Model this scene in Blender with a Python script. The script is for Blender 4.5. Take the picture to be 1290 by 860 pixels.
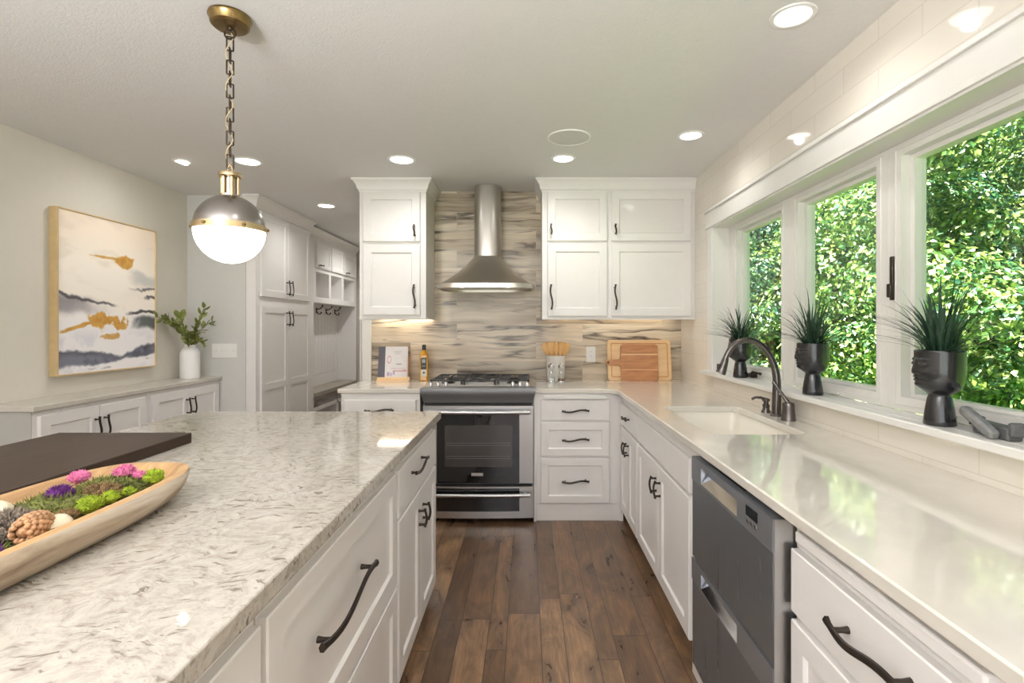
import bpy, bmesh, math, random
from mathutils import Vector, Matrix, noise as mnoise

for _o in list(bpy.data.objects):
    bpy.data.objects.remove(_o)
scene = bpy.context.scene
col = scene.collection
PI = math.pi

# ------------------------------------------------------------------ camera
cam_data = bpy.data.cameras.new('camera')
cam = bpy.data.objects.new('camera', cam_data)
col.objects.link(cam)
cam.location = (0, 0, 1.344)
cam.rotation_euler = (PI / 2, 0, 0)
cam_data.sensor_width = 36.0
cam_data.lens = 18.0
cam_data.shift_x = -19 / 1290
cam_data.shift_y = -19 / 1290
cam_data.clip_start = 0.02
cam_data.clip_end = 300
scene.camera = cam

# ------------------------------------------------------------------ view / world / sun / large lights
scene.view_settings.view_transform = 'Standard'
scene.view_settings.look = 'None'
scene.view_settings.gamma = 1.0
scene.view_settings.use_curve_mapping = False
scene.view_settings.exposure = 0.42
scene.cycles.use_denoising = True
scene.cycles.max_bounces = 10
scene.cycles.diffuse_bounces = 5
scene.cycles.glossy_bounces = 4
scene.cycles.transparent_max_bounces = 12
scene.cycles.sample_clamp_indirect = 6.0
scene.cycles.caustics_reflective = False
scene.cycles.caustics_refractive = False

world = bpy.data.worlds.new('world')
scene.world = world
world.use_nodes = True
wn = world.node_tree
wn.nodes.clear()
w_out = wn.nodes.new('ShaderNodeOutputWorld')
w_bg = wn.nodes.new('ShaderNodeBackground')
w_sky = wn.nodes.new('ShaderNodeTexSky')
w_sky.sky_type = 'HOSEK_WILKIE'
w_sky.sun_direction = Vector((-0.45, -0.35, 0.82)).normalized()
w_sky.turbidity = 3.5
w_sky.ground_albedo = 0.35
wn.links.new(w_sky.outputs['Color'], w_bg.inputs['Color'])
w_bg.inputs['Strength'].default_value = 1.1
wn.links.new(w_bg.outputs['Background'], w_out.inputs['Surface'])


def light(name, kind, loc, energy, color=(1, 1, 1), rot=(0, 0, 0), **kw):
    d = bpy.data.lights.new(name, kind)
    d.energy = energy
    d.color = color
    for k, v in kw.items():
        setattr(d, k, v)
    o = bpy.data.objects.new(name, d)
    o.location = loc
    o.rotation_euler = rot
    col.objects.link(o)
    return o


sun = light('sun', 'SUN', (0, 0, 20), 18.0, (1.0, 0.95, 0.86), angle=0.02)
sun.rotation_euler = Vector((-0.45, -0.35, 0.82)).to_track_quat('Z', 'Y').to_euler()
# added fills behind the camera, then a sky portal at the kitchen windows
light('added_rear_fill', 'AREA', (-0.8, -2.9, 1.35), 50, (0.955, 0.958, 1.0), (PI / 2, 0, 0),
      shape='RECTANGLE', size=3.2, size_y=1.9)  # unseen area fill added at the rear wall to brighten the room
light('added_uplight', 'AREA', (-1.1, -0.9, 1.55), 190, (0.955, 0.955, 1.0), (PI, 0, 0), shape='DISK', size=1.0)  # unseen upward fill added to brighten the ceiling
_portal = light('kitchen_window_portal', 'AREA', (1.46, 2.28, 1.53), 1, (1, 1, 1), (0, PI / 2, 0),
                shape='RECTANGLE', size=1.0, size_y=2.3)
_portal.data.cycles.is_portal = True

DOWNLIGHT_W = 3.6


# ------------------------------------------------------------------ helpers
def srgb(r, g, b):
    def f(c):
        c /= 255.0
        return c / 12.92 if c <= 0.04045 else ((c + 0.055) / 1.055) ** 2.4
    return (f(r), f(g), f(b), 1.0)


class NT:
    """small helper round a node tree"""
    def __init__(self, mat):
        self.t = mat.node_tree
        self.bsdf = self.t.nodes.get('Principled BSDF')
        self.out = self.t.nodes.get('Material Output')

    def n(self, typ, **kw):
        nd = self.t.nodes.new(typ)
        for k, v in kw.items():
            if k in ('inputs',):
                for kk, vv in v.items():
                    nd.inputs[kk].default_value = vv
            else:
                setattr(nd, k, v)
        return nd

    def l(self, a, b):
        self.t.links.new(a, b)

    def coords(self, scale=(1, 1, 1), rot=(0, 0, 0), loc=(0, 0, 0), kind='Object'):
        tc = self.n('ShaderNodeTexCoord')
        mp = self.n('ShaderNodeMapping')
        mp.inputs['Scale'].default_value = scale
        mp.inputs['Rotation'].default_value = rot
        mp.inputs['Location'].default_value = loc
        self.l(tc.outputs[kind], mp.inputs['Vector'])
        return mp.outputs['Vector']

    def noise(self, vec, scale=5, detail=4, rough=0.5, dist=0.0):
        nd = self.n('ShaderNodeTexNoise')
        nd.inputs['Scale'].default_value = scale
        nd.inputs['Detail'].default_value = detail
        nd.inputs['Roughness'].default_value = rough
        nd.inputs['Distortion'].default_value = dist
        self.l(vec, nd.inputs['Vector'])
        return nd

    def ramp(self, fac, stops, interp='LINEAR'):
        nd = self.n('ShaderNodeValToRGB')
        cr = nd.color_ramp
        cr.interpolation = interp
        while len(cr.elements) < len(stops):
            cr.elements.new(0.5)
        for e, (p, c) in zip(cr.elements, stops):
            e.position = p
            e.color = c
        self.l(fac, nd.inputs['Fac'])
        return nd.outputs['Color']

    def mix(self, fac, a, b, blend='MIX'):
        nd = self.n('ShaderNodeMix', data_type='RGBA', blend_type=blend)
        for sock, v in ((nd.inputs[0], fac), (nd.inputs[6], a), (nd.inputs[7], b)):
            if isinstance(v, (int, float)):
                sock.default_value = v
            elif isinstance(v, tuple):
                sock.default_value = v
            else:
                self.l(v, sock)
        return nd.outputs[2]

    def math(self, op, a, b=0.0, c=None):
        nd = self.n('ShaderNodeMath', operation=op)
        for i, v in enumerate((a, b) if c is None else (a, b, c)):
            if isinstance(v, (int, float)):
                nd.inputs[i].default_value = v
            else:
                self.l(v, nd.inputs[i])
        return nd.outputs[0]

    def bump(self, height, strength=0.2, dist=0.01):
        nd = self.n('ShaderNodeBump')
        nd.inputs['Strength'].default_value = strength
        nd.inputs['Distance'].default_value = dist
        self.l(height, nd.inputs['Height'])
        self.l(nd.outputs['Normal'], self.bsdf.inputs['Normal'])


def mat(name, color=(0.8, 0.8, 0.8, 1), rough=0.5, metal=0.0, emit=None, emit_s=0.0, coat=0.0, spec=None,
        vary=0.03, vscale=18.0, bump=0.0, bscale=60.0):
    m = bpy.data.materials.new(name)
    m.use_nodes = True
    nt = NT(m)
    b = nt.bsdf
    b.inputs['Base Color'].default_value = color
    b.inputs['Roughness'].default_value = rough
    b.inputs['Metallic'].default_value = metal
    b.inputs['Coat Weight'].default_value = coat
    b.inputs['Coat Roughness'].default_value = 0.05
    if spec is not None:
        b.inputs['Specular IOR Level'].default_value = spec
    if emit:
        b.inputs['Emission Color'].default_value = emit
        b.inputs['Emission Strength'].default_value = emit_s
    if vary > 0:
        v = nt.coords()
        nz = nt.noise(v, vscale, 4)
        lo = tuple(c * (1 - vary) for c in color[:3]) + (1,)
        hi = tuple(min(1, c * (1 + vary)) for c in color[:3]) + (1,)
        nt.l(nt.ramp(nz.outputs['Fac'], [(0.3, lo), (0.7, hi)]), b.inputs['Base Color'])
    if bump > 0:
        v = nt.coords()
        nz = nt.noise(v, bscale, 3)
        nt.bump(nz.outputs['Fac'], bump, 0.004)
    return m


M = {}
M['cabinet'] = mat('white_cabinet_paint', srgb(230, 227, 224), 0.32, vary=0.01)
M['trim'] = mat('white_trim_paint', srgb(228, 226, 221), 0.3, vary=0.01)
M['ceiling'] = mat('ceiling_paint', srgb(224, 223, 221), 0.9, vary=0.01, bump=0.35, bscale=140)
M['wall'] = mat('greige_wall_paint', srgb(214, 208, 197), 0.75, vary=0.01, bump=0.08, bscale=200)
M['wall_grey'] = mat('pale_grey_wall_paint', srgb(208, 207, 203), 0.75, vary=0.01, bump=0.08, bscale=200)
M['bronze'] = mat('dark_bronze', srgb(62, 55, 50), 0.38, 0.75, vary=0.15, vscale=40)
M['faucet'] = mat('oil_rubbed_bronze', srgb(104, 98, 95), 0.26, 0.9, vary=0.12, vscale=30)
M['black'] = mat('black_enamel', srgb(26, 26, 27), 0.35, vary=0.1)
M['black_gap'] = mat('black_gap', srgb(12, 12, 12), 0.7, vary=0.1)
M['iron'] = mat('cast_iron', srgb(62, 61, 60), 0.55, 0.2, vary=0.15, bump=0.3, bscale=300)
M['plastic'] = mat('white_plastic', srgb(236, 235, 231), 0.3, vary=0.01)
M['lamp_white'] = mat('lamp_diffuser', (1, 1, 1, 1), 0.4, emit=(1.0, 0.97, 0.93, 1), emit_s=4.0, vary=0)
M['globe'] = mat('opal_glass_globe', (1, 1, 1, 1), 0.2, emit=(1.0, 0.97, 0.92, 1), emit_s=6.0, vary=0)
M['led'] = mat('led_strip', (1, 1, 1, 1), 0.4, emit=(1.0, 0.88, 0.72, 1), emit_s=7.0, vary=0)
M['led_dim'] = mat('dim_led_strip', (1, 1, 1, 1), 0.4, emit=(1.0, 0.88, 0.74, 1), emit_s=2.6, vary=0)
M['brass'] = mat('antique_brass', srgb(200, 178, 140), 0.25, 1.0, vary=0.08)
M['brass_dark'] = mat('aged_brass', srgb(140, 118, 78), 0.3, 1.0, vary=0.2, vscale=25)
M['pewter'] = mat('brushed_pewter', srgb(158, 153, 149), 0.27, 1.0, vary=0.06)
M['chain'] = mat('dark_chain_metal', srgb(78, 66, 56), 0.35, 0.9, vary=0.1)
M['cord'] = mat('cream_cord', srgb(198, 178, 138), 0.7, vary=0.05)
M['sink'] = mat('white_sink', srgb(238, 233, 222), 0.18, vary=0.01)
M['pot'] = mat('black_glazed_ceramic', srgb(26, 26, 28), 0.25, vary=0.25, vscale=30, coat=0.3)
M['soil'] = mat('dark_soil', srgb(48, 38, 30), 0.95, vary=0.4, vscale=120, bump=0.8, bscale=150)
M['blade'] = mat('dark_grass_blade', srgb(38, 66, 46), 0.4, vary=0.45, vscale=9)
M['vase'] = mat('matte_white_ceramic', srgb(236, 235, 233), 0.5, vary=0.01)
M['stem'] = mat('brown_stem', srgb(92, 84, 48), 0.7, vary=0.2)
M['leaf'] = mat('olive_leaf', srgb(124, 132, 66), 0.5, vary=0.4, vscale=25)
M['stone'] = mat('dark_grey_stone', srgb(82, 82, 82), 0.45, vary=0.25, vscale=40, bump=0.2)
M['stone_light'] = mat('grey_stone', srgb(118, 118, 117), 0.4, vary=0.2, vscale=40, bump=0.2)
M['gold_frame'] = mat('pale_gold_frame', srgb(214, 188, 142), 0.4, 0.35, vary=0.06)
M['book_white'] = mat('book_cover_white', srgb(228, 224, 224), 0.35, vary=0.03)
M['book_spine'] = mat('book_spine_grey', srgb(84, 80, 88), 0.45, vary=0.1)
M['paper'] = mat('paper_pages', srgb(235, 226, 212), 0.8, vary=0.04, vscale=90)
M['pink_ink'] = mat('pink_cover_print', srgb(206, 140, 148), 0.4, vary=0.12)
M['purple_ink'] = mat('lilac_cover_print', srgb(182, 160, 196), 0.4, vary=0.12)
M['grey_ink'] = mat('grey_cover_print', srgb(160, 168, 166), 0.4, vary=0.1)
M['oil'] = mat('golden_oil', srgb(208, 150, 28), 0.08, vary=0.12, vscale=22, coat=0.8)
M['label_dark'] = mat('dark_label', srgb(44, 46, 38), 0.45, vary=0.2, vscale=120)
M['label_white'] = mat('white_label', srgb(224, 220, 208), 0.5, vary=0.03)
M['label_green'] = mat('green_label_print', srgb(74, 104, 66), 0.5, vary=0.1)
M['crock'] = mat('white_crock_glaze', srgb(234, 230, 222), 0.22, vary=0.02)
M['burner_steel'] = mat('pale_burner_steel', srgb(206, 204, 202), 0.35, 0.3, vary=0.03)
M['chrome'] = mat('chrome', srgb(225, 225, 228), 0.08, 1.0, vary=0)
M['pepper'] = mat('brown_peppercorns', srgb(120, 84, 60), 0.8, vary=0.5, vscale=220)
M['salt'] = mat('white_salt', srgb(230, 228, 222), 0.8, vary=0.05, vscale=220)
M['moss'] = mat('olive_moss', srgb(100, 104, 48), 0.95, vary=0.55, vscale=70, bump=1.0, bscale=180)
M['moss_bright'] = mat('lime_moss', srgb(138, 158, 34), 0.95, vary=0.4, vscale=90, bump=1.0, bscale=220)
M['pink'] = mat('pink_dried_flower', srgb(212, 118, 160), 0.9, vary=0.3, vscale=120, bump=0.8, bscale=220)
M['purple'] = mat('purple_dried_flower', srgb(92, 34, 108), 0.9, vary=0.4, vscale=120, bump=0.8, bscale=220)
M['lichen'] = mat('grey_lichen', srgb(128, 116, 104), 0.95, vary=0.45, vscale=110, bump=1.0, bscale=260)
M['cone'] = mat('tan_pinecone_scale', srgb(168, 128, 92), 0.75, vary=0.35, vscale=70)
M['pod'] = mat('pale_seed_pod', srgb(214, 202, 176), 0.7, vary=0.12, vscale=30)
M['twig'] = mat('brown_dried_bloom', srgb(126, 100, 66), 0.9, vary=0.4, vscale=120, bump=1.0, bscale=240)
M['blue_roof'] = mat('slate_blue_roof', srgb(58, 82, 110), 0.7, vary=0.15)
M['siding'] = mat('far_siding', srgb(170, 172, 168), 0.8, vary=0.05)
M['bark'] = mat('tree_bark', srgb(84, 70, 56), 0.9, vary=0.3, vscale=10, bump=0.8, bscale=30)
M['lawn'] = mat('lawn_grass', srgb(86, 122, 46), 0.95, vary=0.3, vscale=3)
M['hill'] = mat('wooded_hill', srgb(62, 104, 58), 0.95, vary=0.5, vscale=1.2)
M['ext'] = mat('exterior_siding', srgb(200, 198, 190), 0.8, vary=0.03)
M['display'] = mat('dark_display', srgb(30, 34, 38), 0.15, vary=0.05)
M['panel_side'] = mat('grey_end_panel', srgb(176, 174, 168), 0.5, vary=0.01)
M['panel_grey'] = mat('speaker_mesh', srgb(214, 213, 211), 0.8, vary=0.02)


def stainless(name, color, rough, stretch, bump=0.0, metal=1.0):
    m = mat(name, color, rough, metal, vary=0)
    nt = NT(m)
    v = nt.coords(stretch)
    nz = nt.noise(v, 220, 2, 0.5)
    r = nt.ramp(nz.outputs['Fac'], [(0.2, (rough * .95,) * 3 + (1,)), (0.8, (rough * 1.06,) * 3 + (1,))])
    nt.l(r, nt.bsdf.inputs['Roughness'])
    nt.bsdf.inputs['Anisotropic'].default_value = 0.5
    return m


M['steel'] = stainless('brushed_stainless', srgb(206, 201, 195), 0.3, (1, 1, 0.05))
M['steel_h'] = stainless('brushed_stainless_horizontal', srgb(196, 196, 196), 0.32, (0.02, 1, 1))
M['steel_band'] = stainless('dishwasher_band_stainless', srgb(138, 141, 146), 0.3, (0.02, 1, 1), metal=0.6)
M['steel_hood'] = stainless('hood_stainless', srgb(206, 200, 192), 0.32, (0.05, 0.05, 1))
M['steel_dark'] = stainless('graphite_stainless', srgb(122, 122, 123), 0.4, (0.02, 1, 1), metal=0.7)
M['steel_dw'] = stainless('dishwasher_stainless', srgb(112, 115, 119), 0.28, (0.12, 1, 0.004), metal=0.6)


def make_glass(name, tint=(1, 1, 1, 1), refl=0.08, rough=0.0):
    m = bpy.data.materials.new(name)
    m.use_nodes = True
    nt = NT(m)
    nt.t.nodes.remove(nt.bsdf)
    tr = nt.n('ShaderNodeBsdfTransparent')
    tr.inputs['Color'].default_value = tint
    gl = nt.n('ShaderNodeBsdfGlossy')
    gl.inputs['Roughness'].default_value = rough
    lw = nt.n('ShaderNodeLayerWeight')
    lw.inputs['Blend'].default_value = 0.5
    mx = nt.n('ShaderNodeMixShader')
    nt.l(nt.math('MULTIPLY_ADD', nt.math('POWER', lw.outputs['Facing'], 5.0), 0.5, refl * 0.5), mx.inputs['Fac'])
    nt.l(tr.outputs['BSDF'], mx.inputs[1])
    nt.l(gl.outputs['BSDF'], mx.inputs[2])
    nt.l(mx.outputs['Shader'], nt.out.inputs['Surface'])
    return m


M['glass'] = make_glass('window_glass', (0.97, 0.99, 0.98, 1), 0.05)
M['clear_glass'] = make_glass('clear_glass', (0.93, 0.95, 0.95, 1), 0.12)
M['oven_glass'] = mat('black_oven_glass', srgb(24, 24, 26), 0.04, vary=0, spec=0.7)
M['oven_inner'] = mat('oven_inner_window', srgb(66, 62, 60), 0.12, vary=0.1, vscale=6, spec=0.6)
M['cab_glass'] = mat('frosted_cabinet_glass', srgb(230, 226, 224), 0.06, vary=0.01, vscale=3, spec=0.5)


def quartz_speckled():
    m = mat('speckled_quartz', rough=0.05, vary=0)
    nt = NT(m)
    v = nt.coords((1, 1, 1))
    warp = nt.noise(v, 6, 3)
    vv = nt.n('ShaderNodeVectorMath', operation='MULTIPLY_ADD')
    nt.l(warp.outputs['Color'], vv.inputs[0])
    vv.inputs[1].default_value = (0.16, 0.16, 0.05)
    nt.l(v, vv.inputs[2])
    vec = vv.outputs[0]
    clouds = nt.noise(vec, 44, 6, 0.7)
    base = nt.ramp(clouds.outputs['Fac'], [(0.3, srgb(150, 143, 133)), (0.48, srgb(182, 175, 165)), (0.68, srgb(198, 192, 183))])
    sp = nt.n('ShaderNodeMapping')
    sp.inputs['Scale'].default_value = (30, 78, 50)
    sp.inputs['Rotation'].default_value = (0, 0, 0.5)
    nt.l(vec, sp.inputs['Vector'])
    fl = nt.noise(sp.outputs['Vector'], 1.0, 5, 0.6)
    flm = nt.ramp(fl.outputs['Fac'], [(0.57, (0, 0, 0, 1)), (0.64, (1, 1, 1, 1))])
    gate = nt.noise(v, 5, 2)
    gm = nt.ramp(gate.outputs['Fac'], [(0.36, (0.25, 0.25, 0.25, 1)), (0.58, (1, 1, 1, 1))])
    fac = nt.mix(1.0, flm, gm, 'MULTIPLY')
    c1 = nt.mix(fac, base, srgb(116, 107, 96))
    fine = nt.noise(vec, 120, 3, 0.7)
    fm = nt.ramp(fine.outputs['Fac'], [(0.58, (0, 0, 0, 1)), (0.72, (0.7, 0.7, 0.7, 1))])
    c2 = nt.mix(fm, c1, srgb(150, 141, 128))
    vein = nt.n('ShaderNodeMapping')
    vein.inputs['Scale'].default_value = (19, 44, 34)
    vein.inputs['Rotation'].default_value = (0, 0, 0.8)
    nt.l(vec, vein.inputs['Vector'])
    vn = nt.noise(vein.outputs['Vector'], 1.0, 7, 0.7)
    vm = nt.ramp(vn.outputs['Fac'], [(0.485, (0, 0, 0, 1)), (0.5, (0.6, 0.6, 0.6, 1)), (0.515, (0, 0, 0, 1))])
    vg = nt.noise(v, 3.6, 2)
    vgm = nt.ramp(vg.outputs['Fac'], [(0.5, (0, 0, 0, 1)), (0.62, (1, 1, 1, 1))])
    c3 = nt.mix(nt.mix(1.0, vm, vgm, 'MULTIPLY'), c2, srgb(120, 112, 102))
    nt.l(c3, nt.bsdf.inputs['Base Color'])
    return m


M['quartz'] = quartz_speckled()
M['counter'] = mat('cream_quartz', srgb(215, 210, 200), 0.06, vary=0.03, vscale=12, spec=0.8, coat=0.35)
NT(M['counter']).bsdf.inputs['Coat IOR'].default_value = 1.7
M['buffet_top'] = mat('taupe_quartz', srgb(196, 190, 180), 0.2, vary=0.04, vscale=30)


def plank_floor():
    m = mat('smoked_maple_planks', rough=0.3, vary=0)
    nt = NT(m)
    # plank number across X, with wide and narrow boards alternating; a board number along Y
    tc = nt.n('ShaderNodeTexCoord')
    sep = nt.n('ShaderNodeSeparateXYZ')
    nt.l(tc.outputs['Object'], sep.inputs[0])
    W = 0.46
    xs = nt.math('DIVIDE', nt.math('ADD', sep.outputs['X'], 10.06), W)
    grp = nt.math('FLOOR', xs)
    fx = nt.math('FRACT', xs)
    cuts = (0.22, 0.5, 0.68)
    idx = None
    gap = None
    for c in cuts:
        s = nt.math('GREATER_THAN', fx, c)
        idx = s if idx is None else nt.math('ADD', idx, s)
    for c in (0.0,) + cuts + (1.0,):
        d = nt.math('ABSOLUTE', nt.math('SUBTRACT', fx, c))
        gap = d if gap is None else nt.math('MINIMUM', gap, d)
    pid = nt.math('ADD', nt.math('MULTIPLY', grp, 4.0), idx)
    rnd = nt.n('ShaderNodeTexWhiteNoise', noise_dimensions='1D')
    nt.l(pid, rnd.inputs['W'])
    ys = nt.math('ADD', nt.math('DIVIDE', sep.outputs['Y'], 1.15), nt.math('MULTIPLY', rnd.outputs['Value'], 7.0))
    bid = nt.math('FLOOR', ys)
    fy = nt.math('FRACT', ys)
    dy = nt.math('MINIMUM', fy, nt.math('SUBTRACT', 1.0, fy))
    comb = nt.n('ShaderNodeCombineXYZ')
    nt.l(pid, comb.inputs[0])
    nt.l(bid, comb.inputs[1])
    r2 = nt.n('ShaderNodeTexWhiteNoise', noise_dimensions='2D')
    nt.l(comb.outputs[0], r2.inputs['Vector'])
    # wood figure, shifted per board
    off = nt.n('ShaderNodeVectorMath', operation='MULTIPLY_ADD')
    nt.l(r2.outputs['Color'], off.inputs[0])
    off.inputs[1].default_value = (9, 9, 9)
    nt.l(tc.outputs['Object'], off.inputs[2])
    mp = nt.n('ShaderNodeMapping')
    mp.inputs['Scale'].default_value = (26, 1.6, 1)
    nt.l(off.outputs[0], mp.inputs['Vector'])
    grain = nt.noise(mp.outputs['Vector'], 3.0, 6, 0.65, 0.8)
    mp2 = nt.n('ShaderNodeMapping')
    mp2.inputs['Scale'].default_value = (7, 2.6, 1)
    nt.l(off.outputs[0], mp2.inputs['Vector'])
    smoke = nt.noise(mp2.outputs['Vector'], 1.3, 5, 0.6, 1.2)
    base = nt.ramp(r2.outputs['Value'], [(0.0, srgb(106, 80, 58)), (0.35, srgb(124, 95, 69)), (0.7, srgb(138, 107, 79)), (1.0, srgb(162, 129, 97))])
    g = nt.ramp(grain.outputs['Fac'], [(0.3, (0.62, 0.6, 0.58, 1)), (0.7, (1.18, 1.18, 1.18, 1))])
    c = nt.mix(1.0, base, g, 'MULTIPLY')
    s = nt.ramp(smoke.outputs['Fac'], [(0.34, (1, 1, 1, 1)), (0.64, (0, 0, 0, 1))])
    c = nt.mix(nt.mix(1.0, s, (0.75, 0.75, 0.75, 1), 'MULTIPLY'), c, srgb(62, 48, 40))
    gm = nt.math('LESS_THAN', gap, 0.0045)
    gy = nt.math('LESS_THAN', dy, 0.0018)
    line = nt.math('MULTIPLY', nt.math('MAXIMUM', gm, gy), 0.8)
    c = nt.mix(line, c, srgb(46, 34, 26))
    nt.l(c, nt.bsdf.inputs['Base Color'])
    rr = nt.ramp(smoke.outputs['Fac'], [(0.3, (0.26, 0.26, 0.26, 1)), (0.7, (0.36, 0.36, 0.36, 1))])
    nt.l(rr, nt.bsdf.inputs['Roughness'])
    nt.bump(grain.outputs['Fac'], 0.12, 0.003)
    return m


M['floor'] = plank_floor()


def stone_tile():
    m = mat('wood_look_stone_tile', rough=0.25, vary=0)
    nt = NT(m)
    v = nt.coords((1, 1, 1), (PI / 2, 0, 0), (0.57, 0, -0.002))   # object X,Z -> brick X,Y
    br = nt.n('ShaderNodeTexBrick')
    br.offset = 0.37
    br.offset_frequency = 2
    br.inputs['Color1'].default_value = (0, 0, 0, 1)
    br.inputs['Color2'].default_value = (1, 1, 1, 1)
    br.inputs['Mortar'].default_value = (0.5, 0.5, 0.5, 1)
    br.inputs['Scale'].default_value = 1.0
    br.inputs['Mortar Size'].default_value = 0.0012
    br.inputs['Mortar Smooth'].default_value = 0.2
    br.inputs['Brick Width'].default_value = 1.02
    br.inputs['Row Height'].default_value = 0.1515
    nt.l(v, br.inputs['Vector'])
    off = nt.n('ShaderNodeVectorMath', operation='MULTIPLY_ADD')
    nt.l(br.outputs['Color'], off.inputs[0])
    off.inputs[1].default_value = (13, 17, 7)
    nt.l(v, off.inputs[2])
    # swirling grain: the height coordinate is pushed about by a broad noise, then drawn out along the tile
    wn_ = nt.noise(off.outputs[0], 2.6, 3, 0.5)
    wv_ = nt.n('ShaderNodeVectorMath', operation='MULTIPLY_ADD')
    nt.l(wn_.outputs['Color'], wv_.inputs[0])
    wv_.inputs[1].default_value = (0.10, 0.07, 0.0)
    nt.l(off.outputs[0], wv_.inputs[2])

    def grain(scale, detail, rough):
        mp = nt.n('ShaderNodeMapping')
        mp.inputs['Scale'].default_value = scale
        nt.l(wv_.outputs[0], mp.inputs['Vector'])
        return nt.noise(mp.outputs['Vector'], 1.0, detail, rough, 0.3)
    w = grain((0.7, 6.5, 1), 5, 0.55)
    base = nt.ramp(w.outputs['Fac'], [(0.3, srgb(156, 140, 118)), (0.42, srgb(194, 179, 156)), (0.55, srgb(217, 204, 182)), (0.72, srgb(228, 218, 200))])
    vn = grain((0.55, 6, 1), 4, 0.52)
    vm = nt.ramp(vn.outputs['Fac'], [(0.43, (0, 0, 0, 1)), (0.462, (1, 1, 1, 1)), (0.48, (0.35, 0.35, 0.35, 1)), (0.56, (0, 0, 0, 1))])
    gate = nt.noise(off.outputs[0], 2.2, 2)
    gm = nt.ramp(gate.outputs['Fac'], [(0.42, (0, 0, 0, 1)), (0.55, (1, 1, 1, 1))])
    c = nt.mix(nt.mix(1.0, vm, gm, 'MULTIPLY'), base, srgb(88, 76, 65))
    v2 = grain((0.7, 14, 1), 3, 0.5)
    vm2 = nt.ramp(v2.outputs['Fac'], [(0.46, (0, 0, 0, 1)), (0.485, (0.55, 0.55, 0.55, 1)), (0.51, (0, 0, 0, 1))])
    c = nt.mix(vm2, c, srgb(116, 102, 88))
    st = grain((1.2, 42, 1), 3, 0.6)
    stm = nt.ramp(st.outputs['Fac'], [(0.3, (0.86, 0.85, 0.84, 1)), (0.6, (1.04, 1.04, 1.04, 1))])
    c = nt.mix(1.0, c, stm, 'MULTIPLY')
    tone = nt.ramp(br.outputs['Color'], [(0.0, (0.7, 0.68, 0.66, 1)), (0.35, (0.97, 0.96, 0.94, 1)), (1.0, (1.07, 1.05, 1.02, 1))])
    c = nt.mix(1.0, c, tone, 'MULTIPLY')
    c = nt.mix(br.outputs['Fac'], c, srgb(186, 176, 160))
    nt.l(c, nt.bsdf.inputs['Base Color'])
    return m


M['stone_tile'] = stone_tile()


def white_tile():
    m = mat('white_glazed_tile', rough=0.06, vary=0)
    nt = NT(m)
    v = nt.coords((1, 1, 1), (0, 0, 0))
    # bring world (Y, Z) to brick (X, Y)
    sep = nt.n('ShaderNodeSeparateXYZ')
    nt.l(v, sep.inputs[0])
    cb = nt.n('ShaderNodeCombineXYZ')
    nt.l(sep.outputs['Y'], cb.inputs[0])
    nt.l(nt.math('ADD', sep.outputs['Z'], 0.0885), cb.inputs[1])
    br = nt.n('ShaderNodeTexBrick')
    br.offset = 0.5
    br.inputs['Color1'].default_value = srgb(226, 219, 207)
    br.inputs['Color2'].default_value = srgb(229, 223, 212)
    br.inputs['Mortar'].default_value = srgb(206, 198, 185)
    br.inputs['Scale'].default_value = 1.0
    br.inputs['Mortar Size'].default_value = 0.0014
    br.inputs['Mortar Smooth'].default_value = 0.3
    br.inputs['Brick Width'].default_value = 0.405
    br.inputs['Row Height'].default_value = 0.1022
    nt.l(cb.outputs[0], br.inputs['Vector'])
    nt.l(br.outputs['Color'], nt.bsdf.inputs['Base Color'])
    inv = nt.math('SUBTRACT', 1.0, br.outputs['Fac'])
    nt.bump(inv, 0.15, 0.002)
    return m


M['white_tile'] = white_tile()


def wood(name, stops, scale=(4, 40, 40), rough=0.45, coat=0.0):
    m = mat(name, rough=rough, vary=0, coat=coat)
    nt = NT(m)
    v = nt.coords(scale)
    nz = nt.noise(v, 1.0, 6, 0.6, 0.8)
    nt.l(nt.ramp(nz.outputs['Fac'], stops), nt.bsdf.inputs['Base Color'])
    nt.bump(nz.outputs['Fac'], 0.1, 0.002)
    return m


M['dark_wood'] = wood('dark_walnut_slab', [(0.3, srgb(40, 29, 22)), (0.7, srgb(66, 50, 39))], (60, 3, 40), 0.42)
NT(M['dark_wood']).bsdf.inputs['Specular IOR Level'].default_value = 0.25
M['bowl_wood'] = wood('whitewashed_bowl_wood', [(0.25, srgb(122, 102, 82)), (0.48, srgb(176, 158, 136)), (0.75, srgb(214, 204, 188))], (34, 3.0, 24), 0.6)
M['bowl_rim'] = wood('tan_bowl_wood', [(0.25, srgb(150, 112, 72)), (0.75, srgb(206, 170, 122))], (30, 3.0, 24), 0.55)
M['maple'] = wood('maple_board', [(0.3, srgb(228, 188, 136)), (0.7, srgb(242, 212, 168))], (3, 20, 26), 0.4)
M['acacia'] = wood('acacia_board', [(0.25, srgb(150, 96, 58)), (0.55, srgb(196, 138, 92)), (0.8, srgb(218, 168, 122))], (3.5, 20, 24), 0.4)
M['bamboo'] = wood('bamboo', [(0.3, srgb(206, 152, 84)), (0.7, srgb(232, 186, 118))], (30, 30, 5), 0.45)
M['stand_wood'] = wood('honey_stand_wood', [(0.3, srgb(178, 116, 58)), (0.7, srgb(214, 160, 98))], (20, 20, 5), 0.4)
M['bench_wood'] = wood('pale_bench_wood', [(0.3, srgb(150, 142, 130)), (0.7, srgb(178, 170, 158))], (20, 4, 20), 0.5)


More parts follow.
